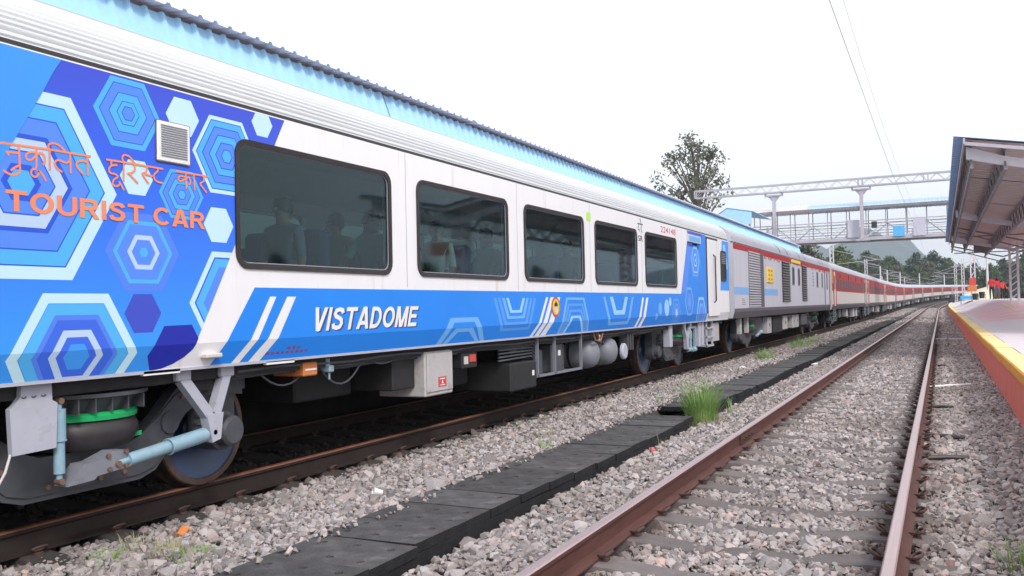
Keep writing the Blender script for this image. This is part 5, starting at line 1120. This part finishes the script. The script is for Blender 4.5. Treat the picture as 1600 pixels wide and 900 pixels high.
# ------------------------------------------------------------------ overhead line
def wire_pts(X, z0, sag, a, b_, n=24): return [trk(X, a+(b_-a)*i/n, z0-sag*4*(i/n)*(1-i/n)) for i in range(n+1)]
ow = thing('overhead_wire', 'thin overhead electric wires above the empty track', 'wire', (TR,30,5.4))
b = MB(); b.tube([(x-TR,y-30,z-5.4) for x, y, z in [(-1.22,-10,5.46),(-1.22,12,5.45),(-1.25,30,5.40),(-1.1,74,5.5),(-1.2,130,5.5)]], .006, 5); b.build('contact_wire', M['lilac'], ow)
b = MB(); P_ = [(-1.2+.03*math.sin(i),-10+7*i,6.0+.00045*(-10+7*i-24)**2) for i in range(18)]; b.tube([(x-TR,y-30,z-5.4) for x, y, z in P_], .004, 5); b.build('catenary_wire', M['lilac'], ow)
b = MB(); [b.tube([(-1.21-TR, y-30, .05), (-1.2-TR, y-30, .62+.00045*(y-24)**2)], .0025, 4) for y in (10,17,24,31,38,45,52,60)]; b.build('dropper', M['lilac'], ow)

def mast(loc, h, arm, label, rz=0., lattice=True, group='electrification masts in the distance'):
    t = thing('electrification_mast', label, 'mast', loc, rz, group); b_ = MB(); w_ = .17
    if lattice:
        for sx in (-w_, w_): b_.box(sx-.05, sx+.05, -.08, .08, 0, h)
        z = .3; s_ = 1
        while z < h-.6: b_.bar((-w_*s_,0,z), (w_*s_,0,z+.5), .05, .07); z += .5; s_ = -s_
    else: b_.cyl((0,0,0), (0,0,h), .16, 10, .12)
    b_.build('pole', M['lmetal'] , t)
    b_ = MB(); b_.bar((0,0,h-2.6), (arm,0,h-2.2), .06, .06); b_.bar((0,0,h-1.0), (arm*.9,0,h-2.2), .05, .05); b_.bar((arm*.55,0,h-2.4), (arm*.95,0,h-2.9), .05, .05); b_.build('cantilever_arm', M['lilac'], t)
    b_ = MB(); [b_.lathe([(0,-.2),(.09,-.15),(.05,-.1),(.09,-.05),(.05,0),(.09,.05),(.05,.1),(0,.2)], (arm*.2, 0, h-2.5+.3*k_), (1,0,.1), 8) for k_ in (0,)]; b_.build('insulator', M['bolt'], t); return t
ML = [(-10.4,99.8,'lattice mast standing behind the grey van below the footbridge',1),(-10.4,148,'pale mast behind the second red coach',1),(-10.2,181,'slim mast to the right of the pale mast behind the red coaches',0),(-10.2,205,'thin mast above the middle of the red coaches',0),(-8.5,227,'single pole above the start of the far curve of the train',0),(-4.6,239,'pole above the far bend of the train, left of the platform end',0),(1.0,266,'pole right of the platform end above the last coaches',0),(2.6,182,'pale mast beyond the far end of the platform',1),(3.3,158,'tall lattice mast beyond the far end of the platform',1),(5.6,131,'slim pole behind the cream stair wall',0)]
for k, (x, y, lb, la) in enumerate(ML): mast((x, y, -.4), 8.4, (4.2 if x > -3 else 5.) * (-1 if x > -3 else 1), lb, 0, bool(la))
for k, (x, y) in enumerate(((-9.5,285),(-3.5,310),(-14,255),(-18,215),(-20,170))): mast((x, y, -.4), 8.4, 4.5, 'far mast among the trees behind the curve of the train', 0, False)
mm = mast((2.75, 92, hp(2.75,92)+gz(92)), 5.6, .6, 'lattice mast on the platform carrying a red and orange sign', 0, True)
sgn = thing('warning_sign', 'red board above an orange board on the platform mast', 'sign', (2.68, 91.6, 0)); b = MB(); b.bbox(-.28, .28, 0, .05, 2.65, 3.35, .01); b.build('red_board', M['redp'], sgn); b = MB(); b.bbox(-.42, .34, 0, .05, 2.12, 2.62, .01); b.build('orange_board', M['orange'], sgn)
b = MB()
wt_ = []
for (x0, y0), (x1, y1), z in (((-10.4,100),(-10.2,205),5.6),((-10.2,205),(-4.6,239),5.6),((-4.6,239),(3,182),5.8),((-9.5,285),(-3.5,310),6.),((-14,255),(1,266),6.3),((-20,170),(-10,181),6.4),((-18,215),(-8.5,227),5.9)):
    b.tube([(x0+(x1-x0)*i/8, y0+(y1-y0)*i/8, z-.6*4*(i/8)*(1-i/8)) for i in range(9)], .016, 4)
tag(b.build('overhead_wire', M['lilac']), 'slack overhead wires strung between the distant masts', 'wire')

# ------------------------------------------------------------------ things on the far platform
sw = thing('stair_wall', 'cream sloping stair wall at the far end of the platform', 'wall', (3.2, 99, 1.3)); b = MB(); b.prism([(-1.15,-.1),(1.35,-.1),(1.35,1.25),(1.2,1.28),(-1.15,.62)], 1, -4, 4); b.build('wall', M['cream'], sw); b = MB(); b.prism([(-1.17,.62),(1.2,1.28),(1.37,1.25),(1.37,1.31),(1.2,1.34),(-1.17,.68)], 1, -4.03, 4.03); b.build('coping', M['wht'], sw)
def bin_(x, y, lb):
    t = thing('litter_bin', lb, 'litter bin', (x, y, hp(x, y)), 0, 'litter bins by the cream wall'); b_ = MB(); b_.lathe([(0,.10),(.20,.10),(.235,.62),(.25,.64),(.25,.68),(.22,.68),(.19,.14),(0,.14)], (0,0,0), (0,0,1), 16); b_.build('bucket', M['dark'], t, smooth=True); b_ = MB(); [b_.bar((sx,0,0), (sx,0,.5), .04, .04) for sx in (-.27,.27)]; b_.bar((-.27,0,.45), (.27,0,.45), .04, .04); b_.build('stand', M['steel'], t)
bin_(2.78, 89, 'left of two black litter bins in front of the cream wall'); bin_(3.32, 89, 'right of two black litter bins in front of the cream wall')
t = thing('bench', 'small blue bench left of the litter bins', 'bench', (2.15, 90, hp(2.15,90))); b = MB(); b.bbox(-.55,.45,-.2,.2,.40,.46,.01); b.build('seat', M['board'], t); b = MB(); b.bbox(-.55,.45,.18,.22,.5,.8,.01); b.build('backrest', M['board'], t)
for sx in (-.5,.4): b = MB(); b.box(sx-.03,sx+.03,-.18,.2,0,.42); b.build('leg', M['steel'], t)
x_, y_, z_ = trk(1.1, 146, hp(1.1,146)); t = thing('trolley', 'dark covered trolley at the far end of the platform edge', 'trolley', (x_, y_, z_)); b = MB(); b.bbox(-.40,.45,-.5,.5,.2,.62,.08); b.bbox(-.2,.35,-.3,.3,.62,.80,.08); b.build('cover', M['navy'], t)
for sx in (-.3,.35): b = MB(); b.cyl((sx-.04,0,.12), (sx+.04,0,.12), .12, 12); b.build('wheel', M['rubber'], t)

# ------------------------------------------------------------------ vegetation
def leaf_quads(b_, c_, r, n_, sz, rng, mi=0):
    for _ in range(n_):
        d = rng.randn(3); d /= np.linalg.norm(d); p_ = Vector(np.array(c_)+d*np.array(r)*rng.uniform(.35,1.0)); nn = Vector(rng.randn(3)+np.array([0,0,.6])).normalized(); u = nn.orthogonal().normalized(); v_ = nn.cross(u); a = rng.uniform(0, 6.28); u, v_ = u*math.cos(a)+v_*math.sin(a), v_*math.cos(a)-u*math.sin(a); s_ = sz*rng.uniform(.6,1.3)
        b_.add([p_-u*s_, p_+v_*s_*.45, p_+u*s_, p_-v_*s_*.45], [(0,1,2,3)], mi)
def tree_meshes(H, W, seed, leafm, clumps, per, sz, sparse=False, trunk_frac=.35):
    rng = np.random.RandomState(seed); tb = MB(); cb = MB(); top = H*.92; pts = [(0,0,0)]; x = y = 0
    for i in range(1, 7): x += rng.randn()*H*.012; y += rng.randn()*H*.012; pts.append((x, y, top*i/6))
    tb.tube(pts, [H*(.013 if sparse else .022)*(1-.13*i) for i in range(7)], 8)
    for k in range(clumps):
        t_ = rng.uniform(trunk_frac, 1.0); z = H*t_; env = math.sin(math.pi*min(1, (t_-trunk_frac+.12)/(1.1-trunk_frac)))**.6; ang = rng.uniform(0, 6.28); rr_ = W/2*env*math.sqrt(rng.uniform(.05,1)); c_ = (rr_*math.cos(ang), rr_*math.sin(ang), z+rng.uniform(-.04,.04)*H); cr_ = W*rng.uniform(.09,.17)
        i = min(5, max(1, int((t_-.12)*6))); tb.tube([pts[i], tuple(np.array(pts[i])*.5+np.array(c_)*.5+np.array([0,0,.02*H])), c_], [H*(.0045 if sparse else .008), H*(.003 if sparse else .005), H*.0015], 5)
        leaf_quads(cb, c_, (cr_, cr_, cr_*.7), per, sz, rng)
    return tb.mesh('trunk', M['bark'], smooth=True), cb.mesh('crown', leafm, fix=False)
def tree(meshes, loc, rz, sc, label, group=None):
    t = thing('tree', label, 'tree', loc, rz, group); t.scale = (sc,)*3; put('trunk', meshes[0], t); put('crown', meshes[1], t); return t
tm = tree_meshes(20.3, 9.2, 5, M['leafC'], 95, 34, .23, True, .42); tree(tm, (-24.2, 95, -.6), .4, 1, 'tall sparse tree rising above the left canopy roof')
TV = [tree_meshes(14, 11, 21, M['leafA'], 60, 55, .42, False, .18), tree_meshes(15, 9, 22, M['leafB'], 55, 55, .40, False, .2), tree_meshes(17, 12, 23, M['leafC'], 66, 55, .45, False, .2), tree_meshes(12, 10, 24, M['leafA'], 50, 60, .42, False, .12)]
tree(TV[0], (-21, 140, -.6), .3, .72, 'dark leafy tree under the left end of the footbridge'); tree(TV[2], (-17.2, 132, -.6), 1.3, .60, 'dark tree right of the lattice mast behind the red coach')
tree(TV[1], (-13.6, 142, -.6), 2., .66, 'bright green tree behind the first red coach'); tree(TV[1], (-25.5, 150, -.6), 3., .7, 'bright green tree at the end of the left canopy')
rng = np.random.RandomState(77)
def far_tree(x, y, sc, k, fr): tree(TV[k % 4], (x, y, -.7), rng.uniform(0, 6.28), sc, 'leafy tree in the dark wood behind the curve of the train' if fr else 'leafy tree in the wood to the right beyond the platform', 'trees of the wood behind the train' if fr else 'trees of the wood beyond the platform')
# skyline of the wood: (x, height) at about 350 m
prof_x = [-120,-60,-27,-14,-6,2,7,14,20,27,60]; prof_h = [17,17,18.5,16.5,17.5,17,15,12.5,15,16.5,17]
for k in range(46):
    x = -62+k*2.25+rng.uniform(-1,1); y = rng.uniform(325, 380); hgt = np.interp(x*350/y, prof_x, prof_h)*y/350
    far_tree(x, y, hgt/(14,15,17,12)[k % 4]*rng.uniform(.82,1.08), k, True)
for k in range(26):
    x = -40+k*2.2+rng.uniform(-1,1); y = rng.uniform(285, 318)
    far_tree(x, y, rng.uniform(.55,.8), k+1, True)
for k in range(30):
    far_tree(rng.uniform(-75,-24), rng.uniform(170, 300), rng.uniform(.7,1.0), k, True)
for k in range(44):
    far_tree(rng.uniform(40, 55) if k % 2 else rng.uniform(55, 80), -5+8*(k % 22)+rng.uniform(-2,2) if k < 40 else rng.uniform(180, 330), rng.uniform(.42,.6), k, False)

def tuft(loc, h, n_, spread, label, m_=None, seed=0, group=None, lean=.5):
    rg_ = np.random.RandomState(seed); b_ = MB()
    for _ in range(n_):
        a = rg_.uniform(0, 6.28); r0_ = spread*.35*math.sqrt(rg_.rand()); hh = h*rg_.uniform(.45,1.05); ou = rg_.uniform(.15,1)*lean*hh; w_ = rg_.uniform(.003,.006); bx, by = r0_*math.cos(a), r0_*math.sin(a); a2 = a+rg_.uniform(-.7,.7); dx, dy = math.cos(a2), math.sin(a2); vs_ = []
        for t_ in (0,.35,.7,.9,1): 
            px, py, pz = bx+dx*ou*t_**2, by+dy*ou*t_**2, hh*(t_-.28*t_**3*min(1, ou/hh*1.6)); ww = w_*(1-t_*.85); vs_ += [(px-dy*ww, py+dx*ww, pz), (px+dy*ww, py-dx*ww, pz)]
        b_.add(vs_, [(2*i, 2*i+1, 2*i+3, 2*i+2) for i in range(4)])
    o = b_.build('grass_tuft', m_ or M['grass'], loc=loc, fix=False); return tag(o, label, 'grass', group)
tuft((-3.10, 12.35, -.32), .78, 640, .62, 'large green grass tuft growing through the gap in the black trough', seed=1, lean=.6)
tuft((-2.98, 12.15, -.30), .34, 140, .7, 'dry grass at the foot of the large green tuft', M['drygrass'], seed=2, lean=.9)
tuft((-4.5, 25.4, -.22), .42, 260, .9, 'mid-size grass tuft left of the trough, below the end of the blue coach', seed=3)
tuft((-4.62, 33.5, -.2), .34, 240, 1.5, 'low grass patch left of the trough below the grey van', seed=4); tuft((-4.62, 35.8, -.2), .38, 260, 1.6, 'farther low grass patch left of the trough below the grey van', seed=5); tuft((-4.55, 31.8, -.2), .28, 160, 1.2, 'nearest low grass patch below the grey van', seed=15)
for k, (x, y, h, n_, sp, lb, m_) in enumerate(((-4.95,4.05,.10,90,.5,'small weed in the stones at the bottom left corner','grass'),(-4.62,4.25,.12,120,.55,'weed with dry stems in the stones near the trough','drygrass'),(-4.35,4.2,.10,110,.5,'low green weed beside the first trough slabs','grass'),(-5.05,4.35,.13,70,.4,'dry weed below the near bogie','drygrass'),(.42,6.05,.22,80,.5,'leafy weed in the stones at the bottom right corner','grass'),(.55,6.35,.20,50,.4,'dry grass beside the weed at the bottom right','drygrass'),(-3.98,8.9,.14,60,.4,'small green sprig at the left edge of the trough','grass'),(-4.1,14.0,.12,60,.5,'small grass sprig left of the trough before the large tuft','grass'),(-4.35,9.8,.16,60,.5,'dry grass clump in the stones left of the trough','drygrass'),(-2.95,9.9,.26,12,.1,'single tall grass stem at the right edge of the trough','drygrass'),(.35,17.5,.12,120,1.2,'thin yellowish grass in the stones before the platform wall','drygrass'),(.3,60,.2,120,1.4,'grass at the far foot of the platform wall','drygrass'),(-2.85,13.2,.35,20,.2,'long grass blades leaning right of the large tuft','grass'))):
    tuft((x, y, hb(x)-.0), h, n_, sp, lb, M[m_], seed=30+k, lean=.8)

# ------------------------------------------------------------------ litter and small things
b = MB(); b.lathe([(.0,0),(.022,0),(.034,.075),(.037,.078),(.034,.080),(.020,.004)], (0,0,0), (0,0,1), 18); o = b.build('paper_cup', M['wht'], smooth=True, loc=(-4.28, 6.18, -.12)); o.rotation_euler = (R_(75), 0, R_(-40)); tag(o, 'crumpled white paper cup on the stones beside the trough', 'cup')
b = MB(); b.bbox(-.03,.03,-.045,.045,-.02,.02,.006); o = b.build('brick_piece', M['orange'], loc=(-4.98, 4.68, -.155)); o.rotation_euler = (.5,.3,.4); tag(o, 'small orange brick fragment on the stones left of the trough', 'brick')
b = MB(); b.lathe([(0,0),(.028,.004),(.034,.03),(.022,.06),(0,.066)], (0,0,0), (0,0,1), 12); o = b.build('wrapper', mat('pink_plastic', (.60,.14,.16,1), .4, var=.1), smooth=True, loc=(-2.94, 9.5, -.235)); tag(o, 'small pink plastic wrapper at the right foot of the trough', 'wrapper')
for k, (x, y, lb) in enumerate(((-3.0,24.2,'white scrap of paper at the right edge of the trough'),(-4.35,21.5,'white scrap of paper left of the trough beyond the large tuft'))):
    b = MB(); b.add([(-.12,-.05,0),(.10,-.07,.02),(.13,.05,.0),(-.02,.08,.035),(-.13,.04,.01),(0,0,.05)], [(0,1,5),(1,2,5),(2,3,5),(3,4,5),(4,0,5)]); tag(b.build('paper_scrap', M['wht'], loc=(x, y, hb(x)+.03), fix=False), lb, 'paper', 'paper scraps on the stones')
for k, (y0, y1, x1, lb) in enumerate(((11.26,11.15,.19,'farther of two short black bars beside the right rail'),(9.62,9.80,.20,'nearer of two short black bars beside the right rail'))):
    b = MB(); b.tube([(-.25,y0,-.165),(0,(y0+y1)/2,-.155),(x1,y1,-.165)], .024, 8); tag(b.build('cable_pipe', M['rubber'], smooth=True), lb, 'pipe', 'black bars beside the right rail')
b = MB(); b.tube([(-.24,17.6,-.175),(.1,17.9,-.165),(.45,18.3,-.175)], .022, 6); tag(b.build('plastic_strip', M['wht']), 'thin white strip lying on the stones between rail and platform', 'strip')
b = MB(); b.bbox(-.23,.75,38.7,38.95,-.22,-.14,.01); tag(b.build('concrete_plank', M['panel']), 'pale concrete plank lying across between rail and platform wall', 'plank')
for x0, y0, lb in ((.12,14.3,'short dark cable end in the stones beyond the black bars'),(.1,23.3,'farthest dark cable end beside the right rail')): b = MB(); b.tube([(-.24,y0,-.17),(0,y0+.03,-.16),(x0,y0+.05,-.17)], .022, 6); tag(b.build('cable_pipe', M['rubber']), lb, 'pipe', 'black bars beside the right rail')

# ------------------------------------------------------------------ haze
HAZE = True
if HAZE:
    b = MB(); b.box(-1500, 1200, -200, 3100, -8, 230); hz = b.build('haze', [], None); hz.data.materials.clear()
    m = bpy.data.materials.new('haze_air'); m.use_nodes = True; t = m.node_tree; t.nodes.clear(); o = t.nodes.new('ShaderNodeOutputMaterial'); v = t.nodes.new('ShaderNodeVolumePrincipled')
    v.inputs['Color'].default_value = (.74,.86,1,1); v.inputs['Density'].default_value = .00032; v.inputs['Anisotropy'].default_value = .2
    t.links.new(v.outputs[0], o.inputs['Volume']); hz.data.materials.append(m); tag(hz, 'thin pale haze in the air', 'haze', kind='stuff')
